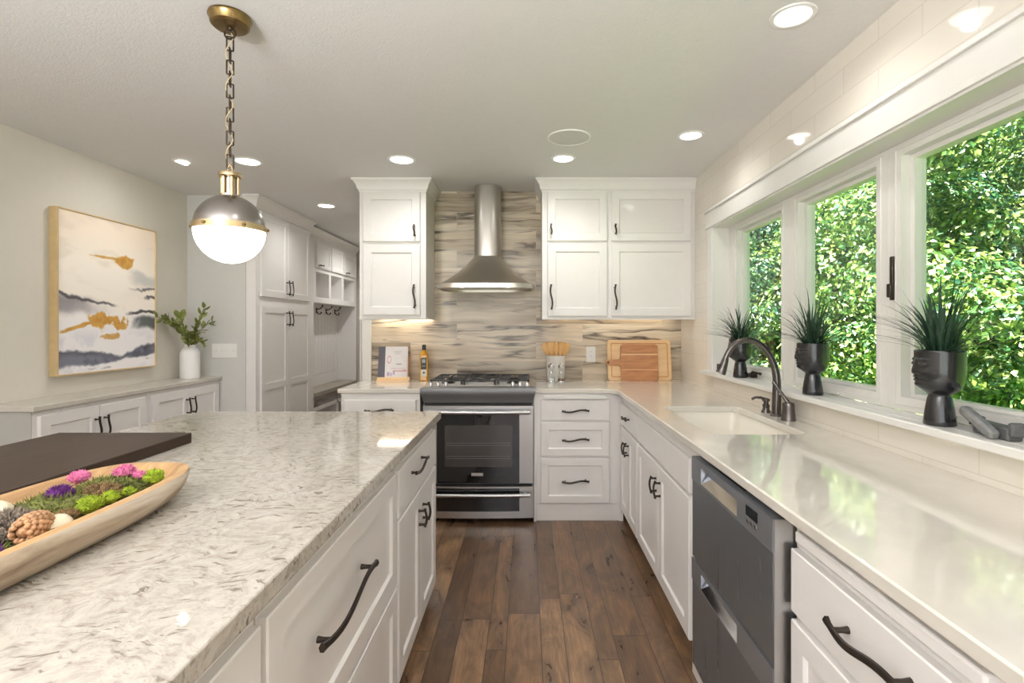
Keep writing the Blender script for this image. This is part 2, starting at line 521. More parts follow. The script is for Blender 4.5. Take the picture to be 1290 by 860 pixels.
def leaf_mat(name, ca, cb, cc, cd):
    m = bpy.data.materials.new(name)
    m.use_nodes = True
    nt = NT(m)
    nt.t.nodes.remove(nt.bsdf)
    geo = nt.n('ShaderNodeNewGeometry')
    c = nt.ramp(geo.outputs['Random Per Island'], [(0.0, ca), (0.45, cb), (0.78, cc), (1.0, cd)])
    df = nt.n('ShaderNodeBsdfDiffuse')
    tl = nt.n('ShaderNodeBsdfTranslucent')
    nt.l(c, df.inputs['Color'])
    nt.l(c, tl.inputs['Color'])
    gl = nt.n('ShaderNodeBsdfGlossy')
    gl.inputs['Roughness'].default_value = 0.38
    gl.inputs['Color'].default_value = (0.9, 0.95, 0.95, 1)
    mx = nt.n('ShaderNodeMixShader')
    mx.inputs['Fac'].default_value = 0.25
    nt.l(df.outputs[0], mx.inputs[1])
    nt.l(tl.outputs[0], mx.inputs[2])
    m2 = nt.n('ShaderNodeMixShader')
    m2.inputs['Fac'].default_value = 0.16
    nt.l(mx.outputs[0], m2.inputs[1])
    nt.l(gl.outputs[0], m2.inputs[2])
    nt.l(m2.outputs[0], nt.out.inputs['Surface'])
    return m


M['tree_leaf'] = leaf_mat('maple_tree_leaves', srgb(30, 96, 68), srgb(92, 146, 66), srgb(172, 200, 88), srgb(234, 240, 176))
M['tree_leaf_dark'] = leaf_mat('shade_tinted_leaves', srgb(12, 74, 72), srgb(36, 108, 78), srgb(88, 150, 80), srgb(180, 212, 150))  # teal of foliage in shadow put into the leaf colour


# ------------------------------------------------------------------ mesh builder
class MB:
    def __init__(self):
        self.bm = bmesh.new()

    def box(self, x0, x1, y0, y1, z0, z1, mtx=None):
        x0, x1 = min(x0, x1), max(x0, x1)
        y0, y1 = min(y0, y1), max(y0, y1)
        z0, z1 = min(z0, z1), max(z0, z1)
        co = [(x0, y0, z0), (x1, y0, z0), (x1, y1, z0), (x0, y1, z0), (x0, y0, z1), (x1, y0, z1), (x1, y1, z1), (x0, y1, z1)]
        vs = [self.bm.verts.new(mtx @ Vector(c) if mtx else c) for c in co]
        for f in ((3, 2, 1, 0), (4, 5, 6, 7), (0, 1, 5, 4), (1, 2, 6, 5), (2, 3, 7, 6), (3, 0, 4, 7)):
            self.bm.faces.new([vs[i] for i in f])
        return self

    def loft(self, rings, closed=True, cap0=True, cap1=True):
        """rings: lists of points of equal length"""
        vr = [[self.bm.verts.new(p) for p in r] for r in rings]
        n = len(vr[0])
        for a, b in zip(vr, vr[1:]):
            for i in range(n if closed else n - 1):
                j = (i + 1) % n
                try:
                    self.bm.faces.new((a[i], a[j], b[j], b[i]))
                except ValueError:
                    pass
        if cap0:
            self.bm.faces.new(list(reversed(vr[0])))
        if cap1:
            self.bm.faces.new(vr[-1])
        return self

    def lathe(self, prof, c=(0, 0, 0), seg=32, cap0=True, cap1=True, sx=1.0, sy=1.0):
        rings = []
        for r, z in prof:
            rings.append([(c[0] + sx * r * math.cos(2 * PI * i / seg), c[1] + sy * r * math.sin(2 * PI * i / seg), c[2] + z) for i in range(seg)])
        return self.loft(rings, True, cap0, cap1)

    def sweep(self, path, rad, seg=10, caps=True, flat=1.0, up=None):
        pts = [Vector(p) for p in path]
        n = len(pts)
        if not hasattr(rad, '__len__'):
            rad = [rad] * n
        rings = []
        t0 = (pts[1] - pts[0]).normalized()
        u = Vector(up) if up else Vector((0, 0, 1))
        if abs(u.dot(t0)) > 0.95:
            u = Vector((1, 0, 0))
        nrm = (u - t0 * u.dot(t0)).normalized()
        for i, p in enumerate(pts):
            a = pts[max(0, i - 1)]
            b = pts[min(n - 1, i + 1)]
            t = (b - a).normalized()
            nrm = (nrm - t * nrm.dot(t)).normalized()
            bn = t.cross(nrm)
            rings.append([p + (nrm * math.cos(2 * PI * k / seg + PI / seg) * flat + bn * math.sin(2 * PI * k / seg + PI / seg)) * rad[i] for k in range(seg)])
        return self.loft(rings, True, caps, caps)

    def ball(self, c, r, seg=16, rings=10, scale=(1, 1, 1), jitter=0.0, rnd=None):
        prev = None
        rr = []
        for i in range(1, rings):
            th = PI * i / rings
            row = []
            for k in range(seg):
                ph = 2 * PI * k / seg
                d = Vector((math.sin(th) * math.cos(ph), math.sin(th) * math.sin(ph), math.cos(th)))
                q = r
                if jitter:
                    q = r * (1 + jitter * mnoise.noise(d * 3.1 + Vector(c) * 40))
                row.append((c[0] + d.x * q * scale[0], c[1] + d.y * q * scale[1], c[2] + d.z * q * scale[2]))
            rr.append(row)
        vr = [[self.bm.verts.new(p) for p in r_] for r_ in rr]
        for a, b in zip(vr, vr[1:]):
            for i in range(seg):
                j = (i + 1) % seg
                self.bm.faces.new((a[j], a[i], b[i], b[j]))
        top = self.bm.verts.new((c[0], c[1], c[2] + r * scale[2]))
        bot = self.bm.verts.new((c[0], c[1], c[2] - r * scale[2]))
        for i in range(seg):
            j = (i + 1) % seg
            self.bm.faces.new((top, vr[0][i], vr[0][j]))
            self.bm.faces.new((bot, vr[-1][j], vr[-1][i]))
        return self

    def poly(self, outline, z0, z1, hole=None):
        """extruded polygon in XY with an optional hole"""
        bm = self.bm
        def loop(pts):
            vs = [bm.verts.new((p[0], p[1], z0)) for p in pts]
            return [bm.edges.new((vs[i], vs[(i + 1) % len(vs)])) for i in range(len(vs))]
        e = loop(outline)
        if hole:
            e += loop(hole)
            r = bmesh.ops.triangle_fill(bm, use_beauty=True, edges=e)
            faces = [g for g in r['geom'] if isinstance(g, bmesh.types.BMFace)]
        else:
            vs = []
            cur = e[0].verts[0]
            for ed in e:
                vs.append(ed.verts[0])
            faces = [bm.faces.new([ed.verts[0] for ed in e])]
        ex = bmesh.ops.extrude_face_region(bm, geom=faces)
        for g in ex['geom']:
            if isinstance(g, bmesh.types.BMVert):
                g.co.z = z1
        return self

    def xform(self, mtx):
        bmesh.ops.transform(self.bm, matrix=mtx, verts=self.bm.verts)
        return self

    def build(self, name, material, parent=None, bevel=0.0, smooth=True, angle=35, seg=2, fix=True):
        bm = self.bm
        if fix:
            bmesh.ops.recalc_face_normals(bm, faces=bm.faces)
        me = bpy.data.meshes.new(name)
        bm.to_mesh(me)
        bm.free()
        me.materials.append(material)
        if smooth:
            me.shade_smooth()
            me.set_sharp_from_angle(angle=math.radians(angle))
        o = bpy.data.objects.new(name, me)
        col.objects.link(o)
        if parent is not None:
            o.parent = parent
        if bevel > 0:
            md = o.modifiers.new('edge', 'BEVEL')
            md.width = bevel
            md.segments = seg
            md.limit_method = 'ANGLE'
            md.angle_limit = math.radians(40)
            md.harden_normals = False
        return o


def box(x0, x1, y0, y1, z0, z1):
    return MB().box(x0, x1, y0, y1, z0, z1)


def tag(o, label=None, cat=None, group=None, kind=None):
    if label:
        o['label'] = label
    if cat:
        o['category'] = cat
    if group:
        o['group'] = group
    if kind:
        o['kind'] = kind
    return o


def thing(name, label, cat, loc=(0, 0, 0), rz=0.0, group=None):
    o = bpy.data.objects.new(name, None)
    o.empty_display_size = 0.1
    col.objects.link(o)
    o.location = loc
    o.rotation_euler = (0, 0, rz)
    return tag(o, label, cat, group)


def struct(name, mb, material, label=None, cat=None, **kw):
    o = mb.build(name, material, None, **kw)
    tag(o, label, cat, kind='structure')
    return o


def copy_tree(o, parent=None):
    c = o.copy()
    col.objects.link(c)
    if parent is not None:
        c.parent = parent
    for ch in o.children:
        copy_tree(ch, c)
    return c


def inst(root, loc, rz, label, group=None):
    c = copy_tree(root)
    c.location = loc
    c.rotation_euler = (0, 0, rz)
    c['label'] = label
    if group:
        c['group'] = group
    return c


def px(x, y, Y):
    """the point at depth Y that is seen at pixel x, y"""
    return ((x - 664) / 645 * Y, Y, 1.344 + (411 - y) / 645 * Y)

# ================================================================== the setting
CEIL = 2.44
YB = 4.16          # kitchen back wall
XR = 1.251         # window wall
XL = -2.842        # painting wall
struct('floor', box(-3.0, 1.45, -3.1, 7.3, -0.12, 0), M['floor'], 'smoked brown wood plank floor of the whole room', 'floor')
struct('ceiling', box(-3.0, 1.45, -3.1, 7.3, CEIL, CEIL + 0.2), M['ceiling'], 'white lightly textured ceiling', 'ceiling')
struct('wall_back', box(-1.335, 1.45, YB, YB + 0.12, 0, CEIL), M['stone_tile'], 'back wall faced with veined wood-look stone tile', 'wall')
wr = MB()
wr.box(XR, 1.45, -3.1, YB, 0, 1.017).box(XR, 1.45, -3.1, YB, 2.015, CEIL)
wr.box(XR, 1.45, 3.43, YB, 1.017, 2.015).box(XR, 1.45, -3.1, 1.10, 1.017, 2.015)
struct('wall_right', wr, M['white_tile'], 'window wall faced with glossy cream tile', 'wall')
struct('wall_left', box(XL - 0.15, XL, -3.1, 7.3, 0, CEIL), M['wall'], 'greige painted wall behind the painting', 'wall')
struct('wall_side', box(XL, -2.352, 4.28, 4.308, 0, CEIL), M['wall_grey'], 'pale grey wall beside the tall pantry', 'wall')
struct('wall_hall', box(-3.0, -1.3, 7.2, 7.3, 0, CEIL), M['wall'], 'greige wall at the far end of the hall', 'wall')
struct('wall_passage', box(-1.335, -1.21, YB + 0.12, 7.2, 0, CEIL), M['wall'], 'greige wall along the right side of the hall', 'wall')
rw = MB()
rw.box(-3.0, -2.5, -3.1, -3.0, 0, CEIL).box(0.9, XR, -3.1, -3.0, 0, CEIL).box(-2.5, 0.9, -3.1, -3.0, 0, 0.35).box(-2.5, 0.9, -3.1, -3.0, 2.3, CEIL)
struct('wall_rear', rw, M['wall'], 'greige wall behind the camera round the added wide window', 'wall')
struct('ground', box(-40, 90, -60, 120, -2.7, -2.6), M['lawn'], 'green lawn outside the windows', 'ground')

# casing at the end of the back wall
tr = MB().box(-1.345, -1.262, YB - 0.018, YB, 0, 2.1).box(-1.353, -1.335, YB - 0.018, YB + 0.13, 0, 2.1)
struct('trim_6', tr, M['trim'], 'white casing at the end of the tiled wall', 'trim', bevel=0.003)
struct('trim_7', box(XL, XL + 0.014, -3.0, 4.28, 0, 0.12), M['trim'], 'white baseboard under the painting wall', 'trim', bevel=0.003)

# ---- window wall joinery
hd = MB().box(1.233, XR, 1.0, 3.535, 2.03, 2.118)
hd.box(1.221, XR, 0.99, 3.545, 2.118, 2.136)
hd.box(1.229, XR, 0.995, 3.54, 2.012, 2.03)
struct('trim_1', hd, M['trim'], 'white header board over the three windows', 'trim', bevel=0.002)
struct('trim_2', MB().box(1.237, XR, 3.43, 3.522, 1.043, 2.012), M['trim'], 'white casing at the far side of the windows', 'trim', bevel=0.002)
struct('trim_3', MB().box(1.237, XR, 1.01, 1.10, 1.043, 2.012), M['trim'], 'white casing at the near side of the windows', 'trim', bevel=0.002)
struct('trim_4', MB().box(1.20, XR, 0.97, 3.565, 1.0175, 1.043).box(XR, 1.345, 1.10, 3.43, 1.0175, 1.043), M['trim'], 'white window sill carrying the planters', 'sill', bevel=0.004)
ln = MB().box(1.24, 1.345, 1.10, 3.43, 2.003, 2.015).box(1.24, 1.345, 3.42, 3.43, 1.043, 2.003).box(1.24, 1.345, 1.10, 1.11, 1.043, 2.003)
struct('trim_5', ln, M['trim'], 'white liner boards round the window recess', 'trim')


def ring(y0, y1, z0, z1, a0, a1, b0, b1, x0, x1, mb=None):
    """rectangular ring in the YZ plane: outer y0..y1, z0..z1; inner a0..a1, b0..b1"""
    mb = mb or MB()
    def r(x, p):
        return [(x, p[0], p[2]), (x, p[1], p[2]), (x, p[1], p[3]), (x, p[0], p[3])]
    o = (y0, y1, z0, z1)
    i = (a0, a1, b0, b1)
    mb.loft([r(x0, i), r(x0, o), r(x1, o), r(x1, i), r(x0, i)], True, False, False)
    return mb


wins = [(2.627, 3.43, 2.711, 3.286), (1.907, 2.627, 1.973, 2.544), (1.10, 1.907, 1.267, 1.842)]
for k, (y0, y1, a0, a1) in enumerate(wins):
    lab = ['casement window furthest along, next to the upper cabinets', 'middle casement window behind the second planter',
           'casement window nearest the camera, behind the large planter'][k]
    w = thing('window_%d' % (k + 1), lab, 'window', (0, 0, 0))
    tag(w, kind='structure')
    zb, zt = 1.092, 1.961
    fr = ring(y0, y1, 1.043, 2.003, a0, a1, zb, zt, 1.345, 1.43)
    ring(a0 - 0.030, a1 + 0.030, zb - 0.03, zt + 0.026, a0 - 0.024, a1 + 0.024, zb - 0.024, zt + 0.02, 1.341, 1.346, fr)
    fr.build('window_frame', M['trim'], w, bevel=0.0015)
    sa = ring(a0, a1, zb, zt, a0 + 0.023, a1 - 0.023, zb + 0.012, zt - 0.018, 1.3775, 1.42)
    sa.build('sash', M['trim'], w, bevel=0.002)
    box(1.399, 1.403, a0 + 0.02, a1 - 0.02, zb + 0.01, zt - 0.015).build('pane', M['glass'], w)
    if k == 2:
        lk = MB().box(1.332, 1.345, 1.868, 1.884, 1.44, 1.60)
        lk.box(1.322, 1.334, 1.866, 1.886, 1.45, 1.50)
        tag(lk.build('lock_handle', M['bronze'], w, bevel=0.003), 'dark bronze lock handle')
        cx = 1.50
        ck = MB().box(1.327, 1.345, cx - 0.05, cx + 0.04, 1.05, 1.066)
        ck.box(1.315, 1.33, cx - 0.045, cx - 0.005, 1.056, 1.068)
        tag(ck.build('crank_handle', M['bronze'], w, bevel=0.003), 'folded dark crank handle')
        ck = MB().box(1.342, 1.345, 1.60, 1.66, 1.058, 1.068)
        tag(ck.build('label_strip', M['panel_grey'], w), 'small grey maker strip')
    if k == 0:
        ck = MB().box(1.318, 1.345, 2.99, 3.07, 1.043, 1.066)
        ck.sweep([(1.322, 3.03, 1.06), (1.312, 2.98, 1.078), (1.318, 2.90, 1.076)], [0.008, 0.007, 0.006], 8)
        ck.ball((1.318, 2.895, 1.076), 0.009, 10, 6)
        tag(ck.build('crank_handle', M['bronze'], w, bevel=0.002), 'dark bronze folding crank handle')
    if k == 1:
        box(1.330, 1.345, 2.20, 2.28, 1.05, 1.062).build('crank_cover', M['trim'], w, bevel=0.003)

w = thing('window_4', 'unseen wide window added behind the camera to let in light', 'window')  # out of view, added for the light it lets in
tag(w, kind='structure')
fr = MB()
for a, b, c, d in ((-2.5, 0.9, 0.35, 0.43), (-2.5, 0.9, 2.22, 2.3), (-2.5, -2.42, 0.35, 2.3), (0.82, 0.9, 0.35, 2.3), (-1.4, -1.32, 0.35, 2.3), (-0.28, -0.2, 0.35, 2.3)):
    fr.box(a, b, -3.06, -3.0, c, d)
fr.build('window_frame', M['trim'], w, bevel=0.004)
box(-2.45, 0.85, -3.032, -3.028, 0.4, 2.25).build('pane', M['glass'], w)


# ================================================================== cabinets
def panel(mb, x0, x1, z0, z1, t=0.02, y=0.0, rail=0.058, depth=0.009, flat=False, mid=None):
    """door or drawer front in local XZ, back at y, front at y - t"""
    def rect(a, b, c, d, yy):
        return [(a, yy, c), (b, yy, c), (b, yy, d), (a, yy, d)]
    c = 0.003
    rings = [rect(x0, x1, z0, z1, y), rect(x0, x1, z0, z1, y - t + c), rect(x0 + c, x1 - c, z0 + c, z1 - c, y - t)]
    if flat:
        mb.loft(rings)
        return mb
    spans = [(z0, z1)] if mid is None else [(z0, mid + rail / 2), (mid - rail / 2, z1)]
    if mid is None:
        r = rail
        rings += [rect(x0 + r, x1 - r, z0 + r, z1 - r, y - t), rect(x0 + r + .007, x1 - r - .007, z0 + r + .007, z1 - r - .007, y - t + depth)]
        mb.loft(rings)
    else:
        mb.loft([rect(x0, x1, z0, z1, y), rect(x0, x1, z0, z1, y - t + depth)])
        for a, b, cc, d in ((x0, x0 + rail, z0, z1), (x1 - rail, x1, z0, z1), (x0 + rail, x1 - rail, z0, z0 + rail),
                            (x0 + rail, x1 - rail, z1 - rail, z1), (x0 + rail, x1 - rail, mid - rail / 2, mid + rail / 2)):
            mb.box(a, b, y - t, y - t + depth, cc, d)
    return mb


def pull(L, x, z, vertical=False, y=-0.02, size=1.0):
    """wavy bronze pull, centred at x, z on the front plane y"""
    mb = MB()
    n = 16
    path = []
    so = 0.025 * size
    for i in range(n + 1):
        t = -1 + 2 * i / n
        bow = 0.008 * size * math.cos(t * PI / 2)
        wave = 0.04 * L * math.sin(t * PI)
        path.append((t * L / 2, -so - bow, wave))
    rad = [0.0052 * size * (1.3 if i in (0, n) else 1.0) for i in range(n + 1)]
    mb.sweep(path, rad, 6, True, 1.3)
    for s in (-0.76, 0.76):
        q = s * L / 2
        wv = 0.04 * L * math.sin(s * PI)
        mb.sweep([(q, 0, wv), (q, -so * 0.5, wv), (q, -so - 0.001, wv)], [0.0066 * size, 0.0048 * size, 0.005 * size], 8)
    m = Matrix.Translation((x, y, z))
    if vertical:
        m = m @ Matrix.Rotation(-PI / 2, 4, 'Y')
    mb.xform(m)
    return mb


def front(root, kind, x0, x1, z0, z1, flat=False, handle=None, hl=0.13, rail=0.058, mid=None, glass=False, size=1.0):
    mb = MB()
    if glass:
        r = rail
        ringmb = MB()
        def rect(a, b, c, d, yy):
            return [(a, yy, c), (b, yy, c), (b, yy, d), (a, yy, d)]
        ringmb.loft([rect(x0 + r, x1 - r, z0 + r, z1 - r, 0), rect(x0, x1, z0, z1, 0), rect(x0, x1, z0, z1, -.017), rect(x0 + .003, x1 - .003, z0 + .003, z1 - .003, -.02),
                     rect(x0 + r, x1 - r, z0 + r, z1 - r, -.02), rect(x0 + r + .006, x1 - r - .006, z0 + r + .006, z1 - r - .006, -.012)], True, False, False)
        d = ringmb.build(kind, M['cabinet'], root)
        g = box(x0 + r - .004, x1 - r + .004, -.011, -.006, z0 + r - .004, z1 - r + .004).build('pane', M['cab_glass'], d)
        tag(g, 'frosted glass pane')
    else:
        panel(mb, x0, x1, z0, z1, flat=flat, rail=rail, mid=mid)
        d = mb.build(kind, M['cabinet'], root)
    if handle:
        hx, hz, vert = handle
        h = pull(hl, hx, hz, vert, size=size).build('handle', M['bronze'], d, angle=50)
        tag(h, 'dark bronze wavy handle')
    return d


ROT_R = -PI / 2     # cabinet facing -X (window run)
ROT_L = PI / 2      # cabinet facing +X (island, buffet, pantry)


def base_cab(name, label, loc, rz, w, d, toe=0.095, top=0.884, toe_in=0.06, flush_toe=False):
    r = thing(name, label, 'cabinet', loc, rz)
    b = MB().box(0, w, 0, d, toe, top)
    b.build('body', M['cabinet'], r)
    if flush_toe:
        box(0, w, 0.004, 0.03, 0, toe - 0.002).build('base_board', M['cabinet'], r, bevel=0.002)
    else:
        box(0.0, w, toe_in, d, 0, toe).build('toe_kick', M['cabinet'], r)
    return r


# back run, right of the range: three drawers under a pull-out board
YF = 3.54
c = base_cab('base_cabinet', 'white three-drawer base cabinet right of the range', (0.065, YF, 0), 0, 0.575, YB - YF - 0.004, 0.118, flush_toe=True)
fx0, fx1 = 0.03, 0.502
front(c, 'drawer', fx0, fx1, 0.698, 0.838, True, (0.266, 0.766, False), 0.185)
front(c, 'drawer', fx0, fx1, 0.452, 0.683, False, (0.266, 0.568, False), 0.185, 0.05)
front(c, 'drawer', fx0, fx1, 0.128, 0.437, False, (0.266, 0.283, False), 0.185, 0.05)
tag(box(0.05, 0.482, -0.03, 0.0, 0.846, 0.868).build('cutting_board', M['cabinet'], c, bevel=0.003), 'pull-out board below the counter')
# filler strip beside the range
struct('trim_8', box(0.046, 0.0645, YF - 0.015, YB, 0, 0.884), M['cabinet'], 'white filler strip between range and drawers', 'trim', bevel=0.002)

struct('trim_10', box(0.639, 0.664, YF - 0.004, YF + 0.03, 0, 0.884), M['cabinet'], 'white corner stile where the two cabinet runs meet', 'trim')
# back run, left of the range
c = base_cab('base_cabinet', 'white base cabinet left of the range, below the cookbook', (-1.285, YF, 0), 0, 0.545, YB - YF - 0.004, 0.118, flush_toe=True)
front(c, 'drawer', 0.025, 0.52, 0.698, 0.838, True, (0.275, 0.77, False), 0.2)
front(c, 'door', 0.025, 0.27, 0.128, 0.683, False, (0.24, 0.56, True), 0.075)
front(c, 'door', 0.275, 0.52, 0.128, 0.683, False, (0.305, 0.56, True), 0.075)

# window run: local x runs towards the camera
XF = 0.66          # body plane, fronts stand 2 cm proud of it
DR = XR - XF - 0.004
YC0 = 3.538
c = base_cab('base_cabinet', 'white corner base cabinet with one drawer and a door pair', (XF, YC0, 0), ROT_R, 0.552, DR, 0.093)
front(c, 'drawer', 0.015, 0.54, 0.683, 0.82, True, (0.28, 0.755, False), 0.13)
front(c, 'door', 0.015, 0.275, 0.10, 0.665, False, (0.245, 0.56, True), 0.075)
front(c, 'door', 0.28, 0.54, 0.10, 0.665, False, (0.31, 0.56, True), 0.075)
c = base_cab('base_cabinet', 'white sink base cabinet with a false drawer front and door pair', (XF, 2.984, 0), ROT_R, 0.985, DR, 0.093)
# leave the middle of the body open below the counter for the bowl of the sink
for ch in list(c.children):
    if ch.name.startswith('body'):
        bpy.data.objects.remove(ch)
bb = MB().box(0, 0.985, 0, 0.02, 0.093, 0.884).box(0, 0.02, 0.02, DR, 0.093, 0.884).box(0.965, 0.985, 0.02, DR, 0.093, 0.884).box(0.02, 0.965, 0.02, DR, 0.093, 0.12)
bb.build('body', M['cabinet'], c)
front(c, 'drawer', 0.012, 0.955, 0.683, 0.82, True)
front(c, 'door', 0.012, 0.481, 0.10, 0.665, False, (0.445, 0.56, True), 0.08)
front(c, 'door', 0.486, 0.955, 0.10, 0.665, False, (0.525, 0.56, True), 0.08)
struct('trim_9', box(0.645, XR, 1.90, 1.997, 0.0, 0.884), M['cabinet'], 'white filler between sink cabinet and dishwasher', 'trim')

c = base_cab('base_cabinet', 'white base cabinet nearest the camera on the window side, with pull-out board', (XF, 1.252, 0), ROT_R, 0.615, DR, 0.093)
front(c, 'drawer', 0.008, 0.60, 0.655, 0.806, True, (0.315, 0.745, False), 0.22, size=1.15)
front(c, 'drawer', 0.008, 0.60, 0.39, 0.635, False, (0.315, 0.51, False), 0.22, 0.055, size=1.15)
front(c, 'drawer', 0.008, 0.60, 0.10, 0.375, False, (0.315, 0.24, False), 0.22, 0.055, size=1.15)
tag(box(0.05, 0.55, -0.032, 0.0, 0.838, 0.866).build('cutting_board', M['cabinet'], c, bevel=0.005), 'pull-out board below the counter')

# island: local x runs away from the camera
XI = -0.475
DI = 0.9
isl = [(0.04, 0.85, 'white island cabinet at the near end of the island'),
       (0.895, 0.91, 'white island cabinet with two deep wide drawers'),
       (1.808, 0.76, 'white island cabinet at the far end, drawer over a door pair')]
for k, (y0, wd, lab) in enumerate(isl):
    c = base_cab('island_cabinet', lab, (XI, y0, 0), ROT_L, wd - 0.001, DI, 0.066, 0.876, 0.05)
    if k < 2:
        h = 0.47 * wd
        front(c, 'drawer', 0.004, wd - 0.012, 0.445, 0.832, False, (h - 0.065, 0.675, False), 0.385 if k else 0.3, 0.06, size=1.15)
        front(c, 'drawer', 0.004, wd - 0.012, 0.072, 0.432, False, (h - 0.065, 0.29, False), 0.385 if k else 0.3, 0.06, size=1.15)
    else:
        front(c, 'drawer', 0.014, wd - 0.012, 0.66, 0.83, True, (0.30, 0.775, False), 0.24)
        m = 0.385
        front(c, 'door', 0.014, m - 0.002, 0.072, 0.648, False, (m - 0.04, 0.54, True), 0.078, 0.06)
        front(c, 'door', m + 0.002, wd - 0.012, 0.072, 0.648, False, (m + 0.04, 0.54, True), 0.078, 0.06)


def countertop(name, label, outline, z0, z1, material, hole=None, bevel=0.004):
    o = MB().poly(outline, z0, z1, hole).build(name, material, None, bevel=bevel, angle=30)
    return tag(o, label, 'countertop')


countertop('island_countertop', 'speckled pale quartz top of the island',
           [(-1.686, 0.02), (-0.435, 0.02), (-0.435, 2.592), (-1.60, 2.592), (-1.686, 2.52)], 0.876, 0.914, M['quartz'], bevel=0.004)
countertop('countertop', 'cream quartz counter with the sink, along back wall and windows',
           [(0.056, 3.52), (0.50, 3.52), (0.555, 3.505), (0.595, 3.47), (0.614, 3.42), (0.614, 0.6), (XR, 0.6), (XR, YB), (0.056, YB)], 0.884, 0.914, M['counter'],
           [(0.73, 2.07), (0.76, 2.04), (1.095, 2.04), (1.125, 2.07), (1.125, 2.72), (1.095, 2.75), (0.76, 2.75), (0.73, 2.72)])
countertop('countertop', 'short cream quartz counter left of the range', [(-1.305, 3.52), (-0.722, 3.52), (-0.722, YB - 0.02), (-1.262, YB - 0.02), (-1.262, YB - 0.02), (-1.305, YB - 0.021)],
           0.884, 0.914, M['counter'])

# sink bowl
sk = MB()
def rrect(x0, x1, y0, y1, r, z, n=5):
    p = []
    for cx, cy, a in ((x1 - r, y1 - r, 0), (x0 + r, y1 - r, PI / 2), (x0 + r, y0 + r, PI), (x1 - r, y0 + r, 1.5 * PI)):
        for i in range(n + 1):
            t = a + PI / 2 * i / n
            p.append((cx + r * math.cos(t), cy + r * math.sin(t), z))
    return p
sk.loft([rrect(0.70, 1.155, 2.01, 2.78, 0.04, 0.8835), rrect(0.72, 1.135, 2.03, 2.76, 0.04, 0.8835), rrect(0.728, 1.127, 2.038, 2.752, 0.04, 0.86),
         rrect(0.735, 1.12, 2.045, 2.745, 0.05, 0.70), rrect(0.76, 1.095, 2.07, 2.72, 0.05, 0.672)], True, False, True)
sk.loft([rrect(0.70, 1.155, 2.01, 2.78, 0.04, 0.8835), rrect(0.70, 1.155, 2.01, 2.78, 0.04, 0.872), rrect(0.715, 1.14, 2.025, 2.765, 0.05, 0.86),
         rrect(0.715, 1.14, 2.025, 2.765, 0.05, 0.67), rrect(0.75, 1.105, 2.06, 2.73, 0.05, 0.655)], True, False, True)
s = thing('undermount_sink', 'white undermount sink bowl set in the window counter', 'sink', (0, 0, 0))
sk.build('bowl', M['sink'], s, fix=False)
tag(MB().lathe([(0.045, 0.6725), (0.045, 0.675), (0.03, 0.676), (0.028, 0.672)], (0.93, 2.4, 0), 24).build('drain', M['chrome'], s), 'round metal drain')


# ---- upper cabinets
def crown(mb, x0, x1, y0, y1, z0, z1, out=0.05, left=True, right=True):
    """flaring crown round a cabinet with its front at y0"""
    prof = [(0.0, 0.0), (0.006, 0.0), (0.006, 0.012), (0.014, 0.018), (out * 0.45, (z1 - z0) * 0.55), (out * 0.8, (z1 - z0) * 0.8), (out, (z1 - z0) * 0.86), (out, z1 - z0)]
    rings = []
    for o, h in prof:
        xl = x0 - (o if left else 0)
        xr = x1 + (o if right else 0)
        rings.append([(xl, y1, z0 + h), (xl, y0 - o, z0 + h), (xr, y0 - o, z0 + h), (xr, y1, z0 + h)])
    mb.loft(rings)
    return mb


YU = 3.81


def upper_body(w):
    d = YB - YU - 0.001
    return MB().box(0, w, 0, d, 1.424, 2.36).box(0, 0.018, 0, d, 1.40, 1.424).box(w - 0.018, w, 0, d, 1.40, 1.424).box(0.018, w - 0.018, 0, 0.018, 1.40, 1.424)


DU = YB - YU
c = thing('upper_cabinet', 'white two-door upper cabinet left of the range hood', 'cabinet', (-1.246, YU, 0))
upper_body(0.494).build('body', M['cabinet'], c)
crown(MB(), 0, 0.494, 0, DU - 0.001, 2.345, CEIL - 0.001).build('crown_molding', M['cabinet'], c, angle=25)
box(-0.002, 0.496, -0.004, 0.02, 1.395, 1.415).build('light_rail', M['cabinet'], c, bevel=0.002)
front(c, 'door', 0.03, 0.452, 1.972, 2.343, False, (0.415, 2.05, True), 0.085)
front(c, 'door', 0.03, 0.452, 1.428, 1.95, False, (0.415, 1.565, True), 0.175)
led = box(0.06, 0.47, 0.27, 0.325, 1.408, 1.4235).build('light_strip', M['led'], c)
tag(led, 'glowing warm light strip underneath')

UX = 0.112
UW = XR - UX - 0.001
c = thing('upper_cabinet', 'white four-door upper cabinet in the corner, frosted glass on top', 'cabinet', (UX, YU, 0))
upper_body(UW).build('body', M['cabinet'], c)
crown(MB(), 0, UW, 0, DU - 0.001, 2.345, CEIL - 0.001, right=False).build('crown_molding', M['cabinet'], c, angle=25)
box(-0.002, UW, -0.004, 0.02, 1.395, 1.415).build('light_rail', M['cabinet'], c, bevel=0.002)
for a, b in ((0.04, 0.482), (0.514, 1.103)):
    front(c, 'door', a, b, 1.978, 2.343, False, (a + 0.027, 2.06, True), 0.075, glass=True, rail=0.055)
    front(c, 'door', a, b, 1.42, 1.957, False, (a + 0.027, 1.56, True), 0.185)
led = box(0.06, 1.05, 0.28, 0.325, 1.408, 1.4235).build('light_strip', M['led_dim'], c)
tag(led, 'glowing warm light strip underneath')

